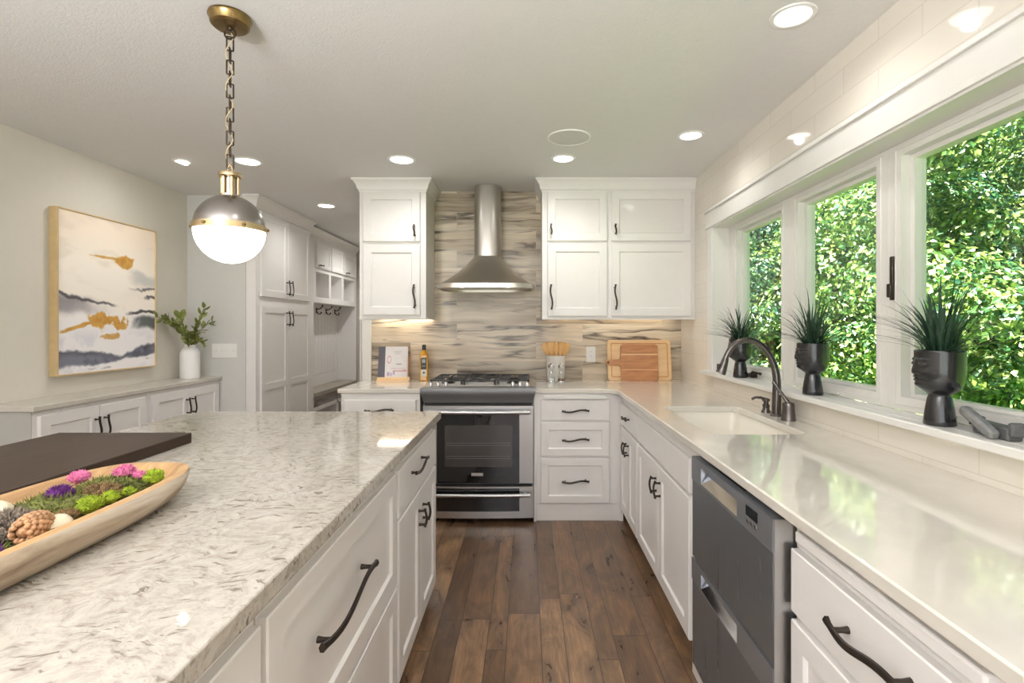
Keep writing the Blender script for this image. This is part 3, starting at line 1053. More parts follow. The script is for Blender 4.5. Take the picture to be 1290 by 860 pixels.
# ---- buffet under the painting
BX = -2.575
for k, (y0, wd, lab) in enumerate([(2.66, 0.81, 'white two-door buffet cabinet under the painting'),
                                   (3.471, 0.808, 'white two-door buffet cabinet below the vase')]):
    c = base_cab('buffet_cabinet', lab, (BX, y0, 0), ROT_L, wd, BX - XL - 0.015, 0.1, 0.90, 0.04)
    m = wd / 2
    front(c, 'door', 0.03, m - 0.002, 0.11, 0.872, False, (m - 0.032, 0.745, True), 0.13)
    front(c, 'door', m + 0.002, wd - 0.03, 0.11, 0.872, False, (m + 0.032, 0.745, True), 0.13)
tag(box(-0.004, 0.0, -0.001, 0.25, 0.0, 0.90).build('end_panel', M['panel_side'], bpy.data.objects['buffet_cabinet']), 'grey end panel')
countertop('countertop', 'long taupe quartz top of the buffet along the left wall',
           [(XL + 0.001, 2.642), (-2.548, 2.642), (-2.548, 4.279), (XL + 0.001, 4.279)], 0.90, 0.93, M['buffet_top'])

# ---- pantry
PX = -2.27
c = thing('pantry_cabinet', 'tall white pantry cabinet with four doors beside the grey wall', 'cabinet', (PX, 4.309, 0), ROT_L)
PW = 1.02
box(0, PW, 0, 0.55, 0.09, 2.36).build('body', M['cabinet'], c)
box(0.0, PW, 0.05, 0.55, 0, 0.09).build('toe_kick', M['cabinet'], c)
tag(box(-0.029, 0.0, -0.002, 0.079, 0, 2.36).build('end_panel', M['cabinet'], c), 'white end panel')
crown(MB(), -0.028, PW, 0, 0.08, 2.335, CEIL - 0.001, out=0.06).build('crown_molding', M['cabinet'], c, angle=25)
m = 0.035 + (PW - 0.05) / 2
for a, b, hx in ((0.035, m - 0.002, m - 0.035), (m + 0.002, PW - 0.015, m + 0.035)):
    front(c, 'door', a, b, 1.60, 2.325, False, (hx, 1.70, True), 0.14)
    front(c, 'door', a, b, 0.11, 1.52, False, (hx, 1.415, True), 0.14, mid=0.82)

# ---- mudroom hall tree
HX = -2.35
c = thing('hall_tree', 'white mudroom hall tree with cubbies, coat hooks and bench', 'cabinet', (HX, 5.34, 0), ROT_L)
HW = 1.71
HD = 0.27
body = MB()
body.box(0, 0.3, 0, HD, 0, 2.34)                      # hidden end by the pantry
body.box(HW - 0.03, HW, 0, HD, 0.0, 2.34)
body.box(0.3, HW - 0.03, 0, HD, 1.985, 2.34)
body.box(0.3, HW - 0.03, 0, HD, 1.61, 1.675)
for q in (0.30, 0.345, 0.735, 0.79, 1.155, 1.215, 1.615):
    pass
for a, b in ((0.3, 0.36), (0.735, 0.80), (1.155, 1.225), (1.62, HW - 0.03)):
    body.box(a, b, 0, HD, 1.675, 1.955)
body.box(0.3, HW - 0.03, 0, HD, 1.955, 1.985)
body.box(0.3, HW - 0.03, HD - 0.01, HD, 1.675, 1.955)
body.build('body', M['cabinet'], c, bevel=0.002)
bp = MB().box(0.3, HW - 0.03, HD - 0.012, HD, 0.61, 1.61)
for i in range(14):
    q = 0.34 + i * 0.1
    if q + 0.09 < HW - 0.05:
        bp.box(q, q + 0.094, HD - 0.02, HD - 0.012, 0.75, 1.50)
bp.box(0.3, HW - 0.03, HD - 0.026, HD - 0.012, 0.61, 0.74).box(0.3, HW - 0.03, HD - 0.026, HD - 0.012, 1.5, 1.61)
bp.box(HW - 0.12, HW - 0.03, HD - 0.026, HD - 0.012, 0.74, 1.5)
bp.build('back_panel', M['cabinet'], c, bevel=0.002)
tag(box(0.3, HW - 0.03, -0.02, HD - 0.026, 0.56, 0.61).build('bench_seat', M['bench_wood'], c, bevel=0.004), 'pale wooden bench seat')
lo = MB().box(0.3, HW - 0.03, HD - 0.01, HD, 0, 0.56).box(0.3, HW - 0.03, 0, HD, 0, 0.09).box(0.3, HW - 0.03, 0, 0.02, 0.40, 0.44).box(1.0, 1.04, 0, HD - 0.01, 0.09, 0.44)
lo.build('shoe_cubby', M['cabinet'], c)
crown(MB(), 0.065, HW, 0, HD, 2.34, 2.425, out=0.05, left=False).build('crown_molding', M['cabinet'], c, angle=25)
for a, b in ((0.345, 0.755), (0.78, 1.18), (1.2, 1.66)):
    front(c, 'door', a, b, 2.0, 2.29, False, ((a + 0.08) if a < 0.7 or a > 1.1 else (b - 0.08), 2.03, False) if a != 0.78 else None, 0.09, 0.045)
for q in (0.96, 1.26, 1.56):
    hk = MB().box(q - 0.01, q + 0.01, HD - 0.032, HD - 0.026, 1.51, 1.575)
    hk.sweep([(q, HD - 0.03, 1.55), (q, HD - 0.07, 1.56), (q, HD - 0.10, 1.585), (q, HD - 0.105, 1.61)], [0.006, 0.006, 0.006, 0.009], 8)
    hk.sweep([(q, HD - 0.03, 1.53), (q, HD - 0.05, 1.50), (q, HD - 0.075, 1.495), (q, HD - 0.09, 1.52)], [0.006, 0.006, 0.006, 0.009], 8)
    tag(hk.build('coat_hook', M['black'], c), 'black double coat hook')

# ================================================================== range
def rrect_xy(x0, x1, y0, y1, r, z, n=6):
    return rrect(x0, x1, y0, y1, r, z, n)


r = thing('range', 'stainless slide-in gas range with black oven window', 'stove', (-0.335, 3.51, 0))
W2 = 0.378
box(-W2, W2, 0.02, 0.62, 0.03, 0.90).build('body', M['steel_dark'], r)
for sx in (-1, 1):
    for yy in (0.08, 0.55):
        MB().lathe([(0.018, 0), (0.018, 0.01), (0.012, 0.012), (0.012, 0.031)], (sx * 0.33, yy, 0), 12).build('foot', M['black'], r)
# control panel: bullnose profile, ends cut back
prof = [(0.02, 0.823), (-0.012, 0.823), (-0.03, 0.868), (-0.038, 0.892), (-0.036, 0.912), (-0.026, 0.924), (0.02, 0.93)]
ends = [0.372, 0.372, 0.384, 0.391, 0.394, 0.394, 0.394]
cp = MB()
cp.loft([[(-e, y, z) for (y, z), e in zip(prof, ends)], [(e, y, z) for (y, z), e in zip(prof, ends)]])
cp.build('control_panel', M['steel_dark'], r, angle=25)
box(-W2 + 0.01, W2 - 0.01, 0.0, 0.02, 0.803, 0.823).build('dark_gap', M['black_gap'], r)
top = MB().box(-0.394, 0.394, 0.0, 0.63, 0.916, 0.928)
top.build('cooktop', M['steel'], r, bevel=0.004)
tag(box(-0.355, 0.355, 0.075, 0.59, 0.928, 0.932).build('burner_pan', M['burner_steel'], r, bevel=0.002), 'bright steel burner pan')
d = MB()
panel(d, -W2, W2, 0.268, 0.803, t=0.028, y=0.02, flat=True)
od = d.build('oven_door', M['steel_h'], r)
gl = MB()
gl.loft([[(p[0], -0.008, p[1]) for p in rp] for rp in [[(x, y) for x, y, _ in rrect(-0.283, 0.283, 0.272, 0.747, 0.012, 0)]]] +
        [[(x, -0.0105, y) for x, y, _ in rrect(-0.283, 0.283, 0.272, 0.747, 0.012, 0)]])
gl.build('door_glass', M['oven_glass'], od)
iw = MB()
iw.loft([[(x, -0.0105, y) for x, y, _ in rrect(-0.228, 0.236, 0.384, 0.668, 0.008, 0)], [(x, -0.0112, y) for x, y, _ in rrect(-0.228, 0.236, 0.384, 0.668, 0.008, 0)]])
tag(iw.build('inner_window', M['oven_inner'], od), 'dusky inner window')
rk = MB()
for z in (0.44, 0.455, 0.53, 0.545):
    rk.box(-0.215, 0.222, -0.0122, -0.0112, z, z + 0.003)
rk.build('oven_rack', M['steel_dark'], od)
tag(box(-0.046, 0.034, -0.0125, -0.0105, 0.322, 0.342).build('badge', M['steel'], od, bevel=0.001), 'small silver badge')


def bar_handle(z, x0, x1, parent, rad=0.011):
    mb = MB()
    mb.sweep([(x0, -0.055, z), (x0 + .01, -0.058, z), ((x0 + x1) / 2, -0.062, z), (x1 - .01, -0.058, z), (x1, -0.055, z)], rad, 14)
    for x in (x0 + 0.03, x1 - 0.03):
        mb.sweep([(x, -0.006, z), (x, -0.056, z)], 0.009, 10)
    return mb.build('handle', M['steel_h'], parent)


bar_handle(0.763, -0.36, 0.352, od, 0.014)
box(-W2 + 0.01, W2 - 0.01, 0.0, 0.02, 0.25, 0.268).build('gap_shadow_strip', M['black_gap'], r).name = 'dark_gap'  # dark strip paints the shade in the gap above the drawer
d = MB()
def arc_front(z0, z1, bulge):
    rings = []
    for i in range(13):
        x = -W2 + 2 * W2 * i / 12
        b = bulge * (1 - (x / W2) ** 2)
        rings.append([(x, 0.02, z0), (x, -0.008 - b, z0), (x, -0.008 - b, z1), (x, 0.02, z1)])
    return MB().loft(rings)
wd = arc_front(0.035, 0.25, 0.012).build('drawer', M['steel_h'], r)
tag(wd, 'warming drawer front')
g = MB()
rings = []
for i in range(13):
    x = -0.283 + 0.566 * i / 12
    b = 0.012 * (1 - (x / W2) ** 2)
    rings.append([(x, -0.007 - b, 0.083), (x, -0.0105 - b, 0.083), (x, -0.0105 - b, 0.24), (x, -0.007 - b, 0.24)])
g.loft(rings).build('door_glass', M['oven_glass'], wd)
bar_handle(0.203, -0.36, 0.352, wd, 0.012)
# grates
for k, (gx0, gx1) in enumerate(((-0.352, -0.122), (-0.115, 0.115), (0.122, 0.352))):
    gb = MB()
    y0, y1, z0, z1 = 0.085 if k == 1 else 0.11, 0.585, 0.955, 0.965
    for a, b, c_, d_ in ((gx0, gx1, y0, y0 + .014), (gx0, gx1, y1 - .014, y1), (gx0, gx0 + .014, y0, y1), (gx1 - .014, gx1, y0, y1), (gx0, gx1, 0.328, 0.342)):
        gb.box(a, b, c_, d_, z0, z1)
    cx = (gx0 + gx1) / 2
    for yy in (0.22, 0.46):
        for an in range(4):
            t = an * PI / 2 + PI / 4 * (k == 1)
            rr0, rr1 = 0.028, 0.108
            m = Matrix.Translation((cx, yy, 0)) @ Matrix.Rotation(t, 4, 'Z')
            gb.box(rr0, rr1, -0.004, 0.004, z0 + 0.001, z1 + 0.003, m)
    for a in (gx0, gx1 - 0.014):
        for yy in (y0, y1 - 0.014):
            gb.box(a, a + 0.014, yy, yy + 0.014, 0.931, z0)
    gb.build('grate', M['iron'], r, bevel=0.003)
    for yy in ((0.22, 0.46) if k != 1 else (0.335,)):
        bn = MB().lathe([(0.05, 0.932), (0.05, 0.938), (0.036, 0.941), (0.036, 0.948), (0.0, 0.949)], (cx, yy, 0), 20, cap1=False)
        tag(bn.build('burner', M['black'], r), 'black burner cap')
for kx, ky in ((-0.335, 0.04), (-0.285, 0.045), (-0.23, 0.05), (0.235, 0.05), (0.285, 0.045), (0.335, 0.04)):
    kb = MB().lathe([(0.019, 0.928), (0.019, 0.933), (0.015, 0.935), (0.014, 0.955), (0.012, 0.957), (0.0, 0.957)], (kx, ky, 0), 18, cap1=False)
    kb.box(kx - 0.003, kx + 0.003, ky - 0.015, ky + 0.015, 0.957, 0.962)
    tag(kb.build('knob', M['chrome'], r), 'shiny metal burner knob')

# ================================================================== hood
h = thing('range_hood', 'stainless chimney range hood on the tiled wall', 'range hood', (-0.31, YB, 0))
ch = MB()
ch.loft([rrect(-0.105, 0.105, -0.22, -0.001, 0.085, 1.885, 8), rrect(-0.105, 0.105, -0.22, -0.001, 0.085, 2.16, 8)], True, False, False)
ch.loft([rrect(-0.1035, 0.1035, -0.2185, -0.001, 0.084, 2.15, 8), rrect(-0.1035, 0.1035, -0.2185, -0.001, 0.084, CEIL - 0.001, 8)], True, False, False)
ch.build('chimney', M['steel'], h)
cn = MB()
rings = []
N = 14
for i in range(N + 1):
    t = i / N
    f = t ** 1.12
    hw = 0.106 + (0.355 - 0.106) * f
    yf = 0.222 + (0.50 - 0.222) * f
    rad = 0.085 + (0.17 - 0.085) * t
    zz = 1.888 + (1.655 - 1.888) * (0.15 * t + 0.85 * (1 - (1 - t) ** 1.18))
    rings.append(rrect(-hw, hw, -yf, -0.001, rad, zz, 8))
cn.loft(rings, True, False, False)
cn.build('canopy', M['steel_hood'], h)
rm = MB()
rm.loft([rrect(-0.355, 0.355, -0.50, -0.001, 0.17, 1.655, 8), rrect(-0.362, 0.362, -0.507, -0.001, 0.172, 1.655, 8), rrect(-0.362, 0.362, -0.507, -0.001, 0.172, 1.622, 8),
         rrect(-0.34, 0.34, -0.485, -0.015, 0.165, 1.622, 8), rrect(-0.34, 0.34, -0.485, -0.015, 0.165, 1.635, 8)], True, False, True)
rm.build('rim', M['steel_hood'], h)
for xx in (-0.17, 0.17):
    l = MB().lathe([(0.024, 1.6345), (0.024, 1.63), (0.02, 1.629), (0.0, 1.629)], (xx, -0.40, 0), 20, cap1=False).build('hood_lamp', M['lamp_white'], h)
    tag(l, 'small round lamp under the hood')
box(-0.02, 0.02, -0.509, -0.505, 1.632, 1.645).build('button', M['chrome'], h, bevel=0.001)

# ================================================================== dishwasher
d = thing('dishwasher', 'stainless double drawer dishwasher in the window run', 'dishwasher', (0.63, 1.885, 0), ROT_R)
WD = 0.62
box(0.005, WD - 0.005, 0.041, 0.57, 0.10, 0.872).build('body', M['black_gap'], d)
box(0.01, WD - 0.01, 0.06, 0.5, 0.0, 0.10).build('toe_kick', M['black_gap'], d)


def dw_drawer(z0, z1, zs, hx0, hx1, hz0, hz1):
    """one drawer: brushed front, smooth handle band above zs with a pocket handle"""
    mb = MB().box(0, WD, -0.022, 0.04, z0, zs)
    q = mb.build('drawer', M['steel_dw'], d, bevel=0.003)
    band = MB()
    # band with a pocket: pieces round the opening
    band.box(0, hx0, -0.024, 0.04, zs, z1).box(hx1, WD, -0.024, 0.04, zs, z1)
    band.box(hx0, hx1, -0.024, 0, zs, hz0).box(hx0, hx1, -0.024, 0, hz1, z1)
    band.box(hx0, hx1, -0.003, 0, hz0, hz1)
    band.build('handle_band', M['steel_band'], q)
    sc = MB()
    sc.loft([[(hx0, -0.0245, hz0), (hx0 + 0.012, -0.0035, hz0 + 0.03), (hx0 + 0.012, -0.003, hz0 + 0.03), (hx0, -0.02, hz0)],
             [(hx1, -0.0245, hz0), (hx1 - 0.012, -0.0035, hz0 + 0.03), (hx1 - 0.012, -0.003, hz0 + 0.03), (hx1, -0.02, hz0)]])
    tag(sc.build('pocket_handle', M['chrome'], q, smooth=False), 'bright scooped pocket handle')
    return q


u = dw_drawer(0.505, 0.868, 0.785, 0.10, 0.405, 0.795, 0.85)
lo = dw_drawer(0.11, 0.498, 0.42, 0.10, 0.405, 0.428, 0.48)
tag(box(0.47, 0.54, -0.0265, -0.024, 0.825, 0.853).build('display', M['display'], u, bevel=0.001), 'small dark display')
bt = MB()
for i in range(3):
    bt.lathe([(0.007, 0), (0.006, 0.002), (0, 0.002)], (0, 0, 0), 12, cap1=False) if False else None
    bt.box(0.475 + i * 0.024, 0.487 + i * 0.024, -0.0262, -0.024, 0.806, 0.818)
bt.build('buttons', M['chrome'], u, bevel=0.002)
sd = box(WD, WD + 0.003, -0.02, 0.035, 0.11, 0.868).build('side_trim', M['steel_h'], d)

# ================================================================== faucet and soap dispenser
f = thing('faucet', 'tall dark bronze gooseneck faucet behind the sink', 'faucet', (1.197, 2.46, 0.914))
MB().lathe([(0.027, 0), (0.027, 0.006), (0.022, 0.012), (0.0, 0.012)], (0, 0, 0), 24, cap1=False).build('base', M['faucet'], f)
path = [(0, 0.004), (0.002, 0.08), (0.003, 0.16), (-0.003, 0.215), (-0.02, 0.268), (-0.05, 0.318), (-0.09, 0.351), (-0.137, 0.365), (-0.185, 0.353), (-0.22, 0.322), (-0.243, 0.278)]
rad = [0.0215, 0.0205, 0.0185, 0.0172, 0.0158, 0.0148, 0.014, 0.0135, 0.0132, 0.0132, 0.0135]
# smooth the path
def smooth_path(p, n=4):
    out = []
    for i in range(len(p) - 1):
        p0, p1, p2, p3 = p[max(0, i - 1)], p[i], p[i + 1], p[min(len(p) - 1, i + 2)]
        for k in range(n):
            t = k / n
            out.append(tuple(0.5 * ((2 * b) + (-a + c) * t + (2 * a - 5 * b + 4 * c - dd) * t * t + (-a + 3 * b - 3 * c + dd) * t ** 3) for a, b, c, dd in zip(p0, p1, p2, p3)))
    out.append(tuple(p[-1]))
    return out
sp = smooth_path([(x, 0, z, rr) for (x, z), rr in zip(path, rad)], 4)
MB().sweep([(a[0], a[1], a[2]) for a in sp], [a[3] for a in sp], 18).build('spout', M['faucet'], f)
hd = MB().sweep([(-0.2425, 0, 0.279), (-0.246, 0, 0.266), (-0.252, 0, 0.245), (-0.264, 0, 0.213), (-0.268, 0, 0.204)], [0.0145, 0.0165, 0.019, 0.0235, 0.0225], 18)
hd.box(-0.283, -0.27, -0.008, 0.008, 0.226, 0.25)
tag(hd.build('spray_head', M['faucet'], f), 'pull-down spray head')
lv = MB().lathe([(0.032, 0), (0.032, 0.004), (0.03, 0.012), (0.026, 0.06), (0.027, 0.068), (0.024, 0.08), (0.0, 0.086)], (0.0, -0.115, 0), 22, cap1=False)
lv.build('handle_body', M['faucet'], f)
MB().sweep([(0.0, -0.115, 0.078), (-0.018, -0.10, 0.112), (-0.034, -0.088, 0.142), (-0.048, -0.078, 0.168), (-0.05, -0.077, 0.174)], [0.010, 0.0075, 0.007, 0.0095, 0.007], 12).build('lever', M['faucet'], f)
s = thing('soap_dispenser', 'small dark bronze soap pump beside the faucet', 'soap dispenser', (1.195, 2.56, 0.914))
MB().lathe([(0.023, 0), (0.023, 0.004), (0.017, 0.014), (0.015, 0.022), (0.017, 0.026), (0.017, 0.04), (0.0, 0.042)], seg=20, cap1=False).build('base', M['faucet'], s)
pm = MB().lathe([(0.012, 0.041), (0.012, 0.055), (0.018, 0.058), (0.018, 0.068), (0.0, 0.074)], seg=18, cap1=False)
pm.sweep([(0, 0, 0.064), (-0.025, 0.003, 0.074), (-0.05, 0.006, 0.075), (-0.068, 0.008, 0.066)], [0.008, 0.007, 0.006, 0.0065], 10)
pm.build('pump_head', M['faucet'], s)


# ================================================================== head-shaped planters with grass
def make_planter(name, label, loc, face_deg, seed, spread, height, pale=0.0):
    rnd = random.Random(seed)
    root = thing(name, label, 'planter', loc, math.radians(face_deg), 'black head planters on the sill')
    H = 0.228
    prof = [(0.0, 0.0), (0.050, 0.0), (0.053, 0.004), (0.051, 0.02), (0.046, 0.05), (0.040, 0.08), (0.037, 0.088), (0.036, 0.092), (0.040, 0.097), (0.052, 0.103),
            (0.064, 0.112), (0.072, 0.122), (0.077, 0.134), (0.0795, 0.146), (0.0805, 0.158), (0.081, 0.17), (0.081, 0.182), (0.081, 0.194), (0.081, 0.206), (0.081, 0.218), (0.0812, 0.225), (0.080, 0.228),
            (0.075, 0.228), (0.0735, 0.222), (0.073, 0.205), (0.0, 0.205)]
    prof = [(r_ * 0.79, z_) for r_, z_ in prof]
    seg = 72

    def face(a, z, r):
        if z < 0.1 or r < 0.04:
            return 0.0
        x = a * 0.066          # arc length from the middle of the face
        g = lambda u, s: math.exp(-(u / s) ** 2)
        d = 0.0
        w = 0.007 + 0.006 * max(0, min(1, (0.2 - z) / 0.045))
        if 0.153 < z < 0.206:
            d += 0.0105 * g(x, w) * min(1.0, (0.208 - z) / 0.04) * (1 if z > 0.158 else (z - 0.15) / 0.008)
        d += 0.008 * g(x, 0.016) * (g(z - 0.1465, 0.0035) + g(z - 0.1375, 0.004))
        d -= 0.004 * g(x, 0.014) * g(z - 0.142, 0.0018)
        d += 0.009 * g(x, 0.016) * g(z - 0.122, 0.009)
        for s in (-1, 1):
            d += 0.0065 * g(x - s * 0.03, 0.011) * g(z - 0.186, 0.0062)
            d -= 0.003 * g(x - s * 0.03, 0.013) * g(z - 0.181, 0.002)
            d += 0.005 * g(x - s * 0.03, 0.016) * g(z - 0.2 + 0.05 * abs(x - s * .028), 0.004)
            d += 0.004 * g(x - s * 0.034, 0.014) * g(z - 0.16, 0.012)
        return d
    dense = []
    for (r0, z0), (r1, z1) in zip(prof, prof[1:]):
        n = 4 if (z0 > 0.1 and r0 > 0.04 and r1 > 0.04 and z1 > z0) else 1
        for k in range(n):
            t = k / n
            dense.append((r0 + (r1 - r0) * t, z0 + (z1 - z0) * t))
    dense.append(prof[-1])
    rings = []
    inner = False
    for r0, z0 in dense:
        if r0 < 0.0596 and z0 > 0.2:
            inner = True
        row = []
        for k in range(seg):
            a = -PI + 2 * PI * k / seg
            q = max(r0, 0.0005) + (0 if inner else face(a, z0, r0))
            row.append((q * math.cos(a), q * math.sin(a), z0))
        rings.append(row)
    MB().loft(rings, True, True, True).build('pot', M['pot'], root, angle=60)
    MB().lathe([(0.0572, 0.205), (0.056, 0.212), (0.03, 0.216), (0.0, 0.217)], seg=28, cap1=False).build('soil', M['soil'], root)
    gb = MB()
    for i in range(105):
        az = rnd.uniform(0, 2 * PI)
        rr = 0.042 * math.sqrt(rnd.random())
        base = Vector((rr * math.cos(az), rr * math.sin(az), 0.214))
        lean = rnd.random() ** 0.8
        if i < 18:
            lean = rnd.uniform(1.0, 1.25)
        az2 = az + rnd.uniform(-0.7, 0.7)
        out = Vector((math.cos(az2), math.sin(az2), 0))
        L = height * rnd.uniform(0.6, 1.05)
        reach = spread * (0.1 + 0.9 * lean) * rnd.uniform(0.7, 1.1)
        rise = L * max(0.3, 1 - 0.6 * lean ** 1.5)
        n = 7
        wv = rnd.uniform(0.0024, 0.0046)
        side = Vector((-out.y, out.x, 0))
        prev = None
        curl = rnd.uniform(-0.02, 0.02)
        for k in range(n + 1):
            t = k / n
            c = base + out * reach * (t ** 1.5) + Vector((0, 0, 1)) * rise * (1.25 * t - 0.25 * t ** 2.4 - 0.15 * lean * t ** 3) + side * curl * t * t
            ww = wv * (1 - t ** 2.2) + 0.0002
            a = gb.bm.verts.new(c - side * ww)
            m = gb.bm.verts.new(c - Vector((0, 0, 1)) * ww * 0.35 - out * ww * 0.3)
            b = gb.bm.verts.new(c + side * ww)
            if prev:
                gb.bm.faces.new((prev[0], prev[1], m, a))
                gb.bm.faces.new((prev[1], prev[2], b, m))
            prev = (a, m, b)
    o = gb.build('grass_blades', M['blade'], root, fix=False)
    return root


make_planter('potted_grass', 'large black head planter with spiky grass, nearest the camera by the big window', (1.262, 1.566, 1.043), 165, 3, 0.25, 0.26)
make_planter('potted_grass', 'black head planter with spiky grass before the middle window', (1.262, 2.262, 1.043), 168, 8, 0.24, 0.25)
make_planter('potted_grass', 'black head planter with spiky grass behind the faucet, in the far window', (1.262, 3.03, 1.043), 172, 12, 0.25, 0.25)

# dark folded stone piece on the sill
s = thing('knot_sculpture', 'dark grey stone knot sculpture on the sill beside the big planter', 'sculpture', (1.275, 1.40, 1.043), -PI / 2 - 0.15)
a = MB().box(-0.062, 0.068, -0.012, 0.026, 0.0, 0.036)
a.box(-0.074, -0.058, -0.008, 0.022, 0.010, 0.045).box(0.062, 0.08, -0.010, 0.024, 0.012, 0.05)
a.build('lower_bar', M['stone'], s, bevel=0.006)
mm = Matrix.Translation((-0.012, -0.028, 0.037)) @ Matrix.Rotation(0.42, 4, 'Y')
a = MB().box(-0.066, 0.066, -0.014, 0.014, -0.013, 0.013, mm)
tag(a.build('upper_bar', M['stone_light'], s, bevel=0.008), 'paler crossing bar')


# ================================================================== things on the back counter
def slab_xz(mb, pts, y0, y1):
    """outline in XZ extruded along Y"""
    mb.loft([[(x, y0, z) for x, z in pts], [(x, y1, z) for x, z in pts]])
    return mb


def rr2(x0, x1, z0, z1, r, n=5):
    return [(x, z) for x, z, _ in rrect(x0, x1, z0, z1, r, 0, n)]


# cookbook on a wooden stand (tilted back)
ck = thing('book_stand', 'honey wood cookbook stand left of the range', 'book stand', (-1.05, 4.015, 0.914), 0.12)
tilt = Matrix.Translation((0, 0.02, 0.017)) @ Matrix.Rotation(-0.24, 4, 'X')
slab_xz(MB(), rr2(-0.125, 0.115, 0, 0.185, 0.012), 0.017, 0.029).xform(tilt).build('back_board', M['stand_wood'], ck, bevel=0.002)
MB().box(-0.125, 0.125, -0.038, 0.045, 0.0, 0.012).build('base', M['maple'], ck, bevel=0.003)
MB().box(-0.118, 0.13, -0.038, -0.026, 0.012, 0.035).build('lip', M['maple'], ck, bevel=0.002)
MB().box(-0.02, 0.02, 0.045, 0.105, 0.0, 0.012).build('brace', M['stand_wood'], ck, bevel=0.002)
bk = thing('cookbook', 'white cookbook with a dark spine standing on the wooden stand', 'book', (-1.05, 4.015, 0.914), 0.12)
bt_ = tilt
MB().box(-0.116, 0.106, -0.021, -0.019, 0.001, 0.255).box(-0.116, 0.106, 0.013, 0.0155, 0.001, 0.255).xform(bt_).build('cover', M['book_white'], bk)
MB().box(-0.112, 0.102, -0.019, 0.013, 0.005, 0.251).xform(bt_).build('pages', M['paper'], bk)
MB().box(-0.1185, -0.066, -0.0218, -0.0212, 0.0005, 0.2555).box(-0.119, -0.116, -0.0218, 0.016, 0.0005, 0.2555).xform(bt_).build('spine', M['book_spine'], bk)
pr = MB()
pr.lathe([(0.012, 0), (0.016, 0.0)], seg=20, cap0=False, cap1=False)
pr.xform(bt_ @ Matrix.Translation((-0.035, -0.0217, 0.15)) @ Matrix.Rotation(PI / 2, 4, 'X') @ Matrix.Scale(2.0, 4, (0, 1, 0)))
pr2 = MB().box(0.0, 0.102, -0.0216, -0.0211, 0.055, 0.063).box(-0.02, 0.09, -0.0216, -0.0211, 0.077, 0.080).box(0.07, 0.1, -0.0216, -0.0211, 0.065, 0.068).xform(bt_)
pr2.build('cover_stripe', M['pink_ink'], bk)
pr.build('cover_emblem', M['pink_ink'], bk)
MB().box(-0.05, -0.03, -0.0216, -0.0211, 0.02, 0.05).box(-0.025, -0.012, -0.0216, -0.0211, 0.02, 0.045).box(-0.005, 0.01, -0.0216, -0.0211, 0.03, 0.06).xform(bt_).build('cover_print', M['purple_ink'], bk)
MB().box(0.0, 0.06, -0.0216, -0.0211, 0.21, 0.214).box(0.01, 0.05, -0.0216, -0.0211, 0.196, 0.199).box(0.02, 0.06, -0.0216, -0.0211, 0.108, 0.118).xform(bt_).build('cover_lines', M['grey_ink'], bk)
b2 = MB().box(-0.09, 0.12, 0.0, 0.010, 0.002, 0.215).xform(bt_)
bk2 = b2
bk2.bm.free()

# olive oil bottle: square shouldered
o = thing('oil_bottle', 'tall square bottle of golden oil left of the range', 'bottle', (-0.817, 4.06, 0.914), 0.1)
bb = MB()
bb.loft([rrect(-0.030, 0.030, -0.030, 0.030, 0.01, 0.0), rrect(-0.034, 0.034, -0.034, 0.034, 0.012, 0.004), rrect(-0.034, 0.034, -0.034, 0.034, 0.012, 0.195),
         rrect(-0.03, 0.03, -0.03, 0.03, 0.014, 0.212), rrect(-0.017, 0.017, -0.017, 0.017, 0.0165, 0.232), rrect(-0.0135, 0.0135, -0.0135, 0.0135, 0.0134, 0.242), rrect(-0.0135, 0.0135, -0.0135, 0.0135, 0.0134, 0.255)])
bb.build('bottle_body', M['oil'], o)
tag(MB().lathe([(0.0155, 0.243), (0.0155, 0.283), (0.014, 0.285), (0.0, 0.285)], seg=20, cap1=False).build('cap', M['black'], o), 'black screw cap')
box(-0.022, 0.022, -0.0352, -0.034, 0.092, 0.182).build('front_label', M['label_dark'], o)
lb = box(-0.022, 0.022, -0.0352, -0.034, 0.034, 0.09).build('lower_label', M['label_white'], o)
MB().ball((0.002, -0.0354, 0.066), 0.010, 10, 6, (1, 0.06, 0.8)).build('label_mark', M['label_green'], lb)
MB().box(-0.012, 0.014, -0.0358, -0.0352, 0.145, 0.172).box(-0.012, 0.014, -0.0358, -0.0352, 0.115, 0.12).build('label_print', M['grey_ink'], o)

# utensil crock and its wooden spoons
c = thing('utensil_crock', 'white ceramic crock holding wooden utensils right of the range', 'crock', (0.226, 4.06, 0.914))
MB().lathe([(0.0, 0.0), (0.066, 0.0), (0.069, 0.004), (0.078, 0.19), (0.08, 0.195), (0.079, 0.199), (0.075, 0.199), (0.073, 0.192), (0.066, 0.012), (0.0, 0.012)], seg=40).build('body', M['crock'], c)
uts = [('wooden_spoon', 'leftmost wooden spoon in the white crock, wide bowl', -0.045, 0.00, -0.34, 0.0, 'spoon'), ('wooden_spatula', 'wooden slotted turner leaning left in the white crock', -0.022, 0.012, -0.16, 0.1, 'spat'),
       ('wooden_fork', 'upright pointed wooden utensil in the middle of the crock', 0.005, -0.005, 0.02, 0.05, 'pad'), ('wooden_spoon', 'wooden spoon leaning right in the white crock', 0.025, 0.01, 0.2, 0.05, 'spoon'),
       ('wooden_spatula', 'rightmost wooden spatula in the white crock', 0.042, -0.004, 0.38, -0.05, 'spat')]
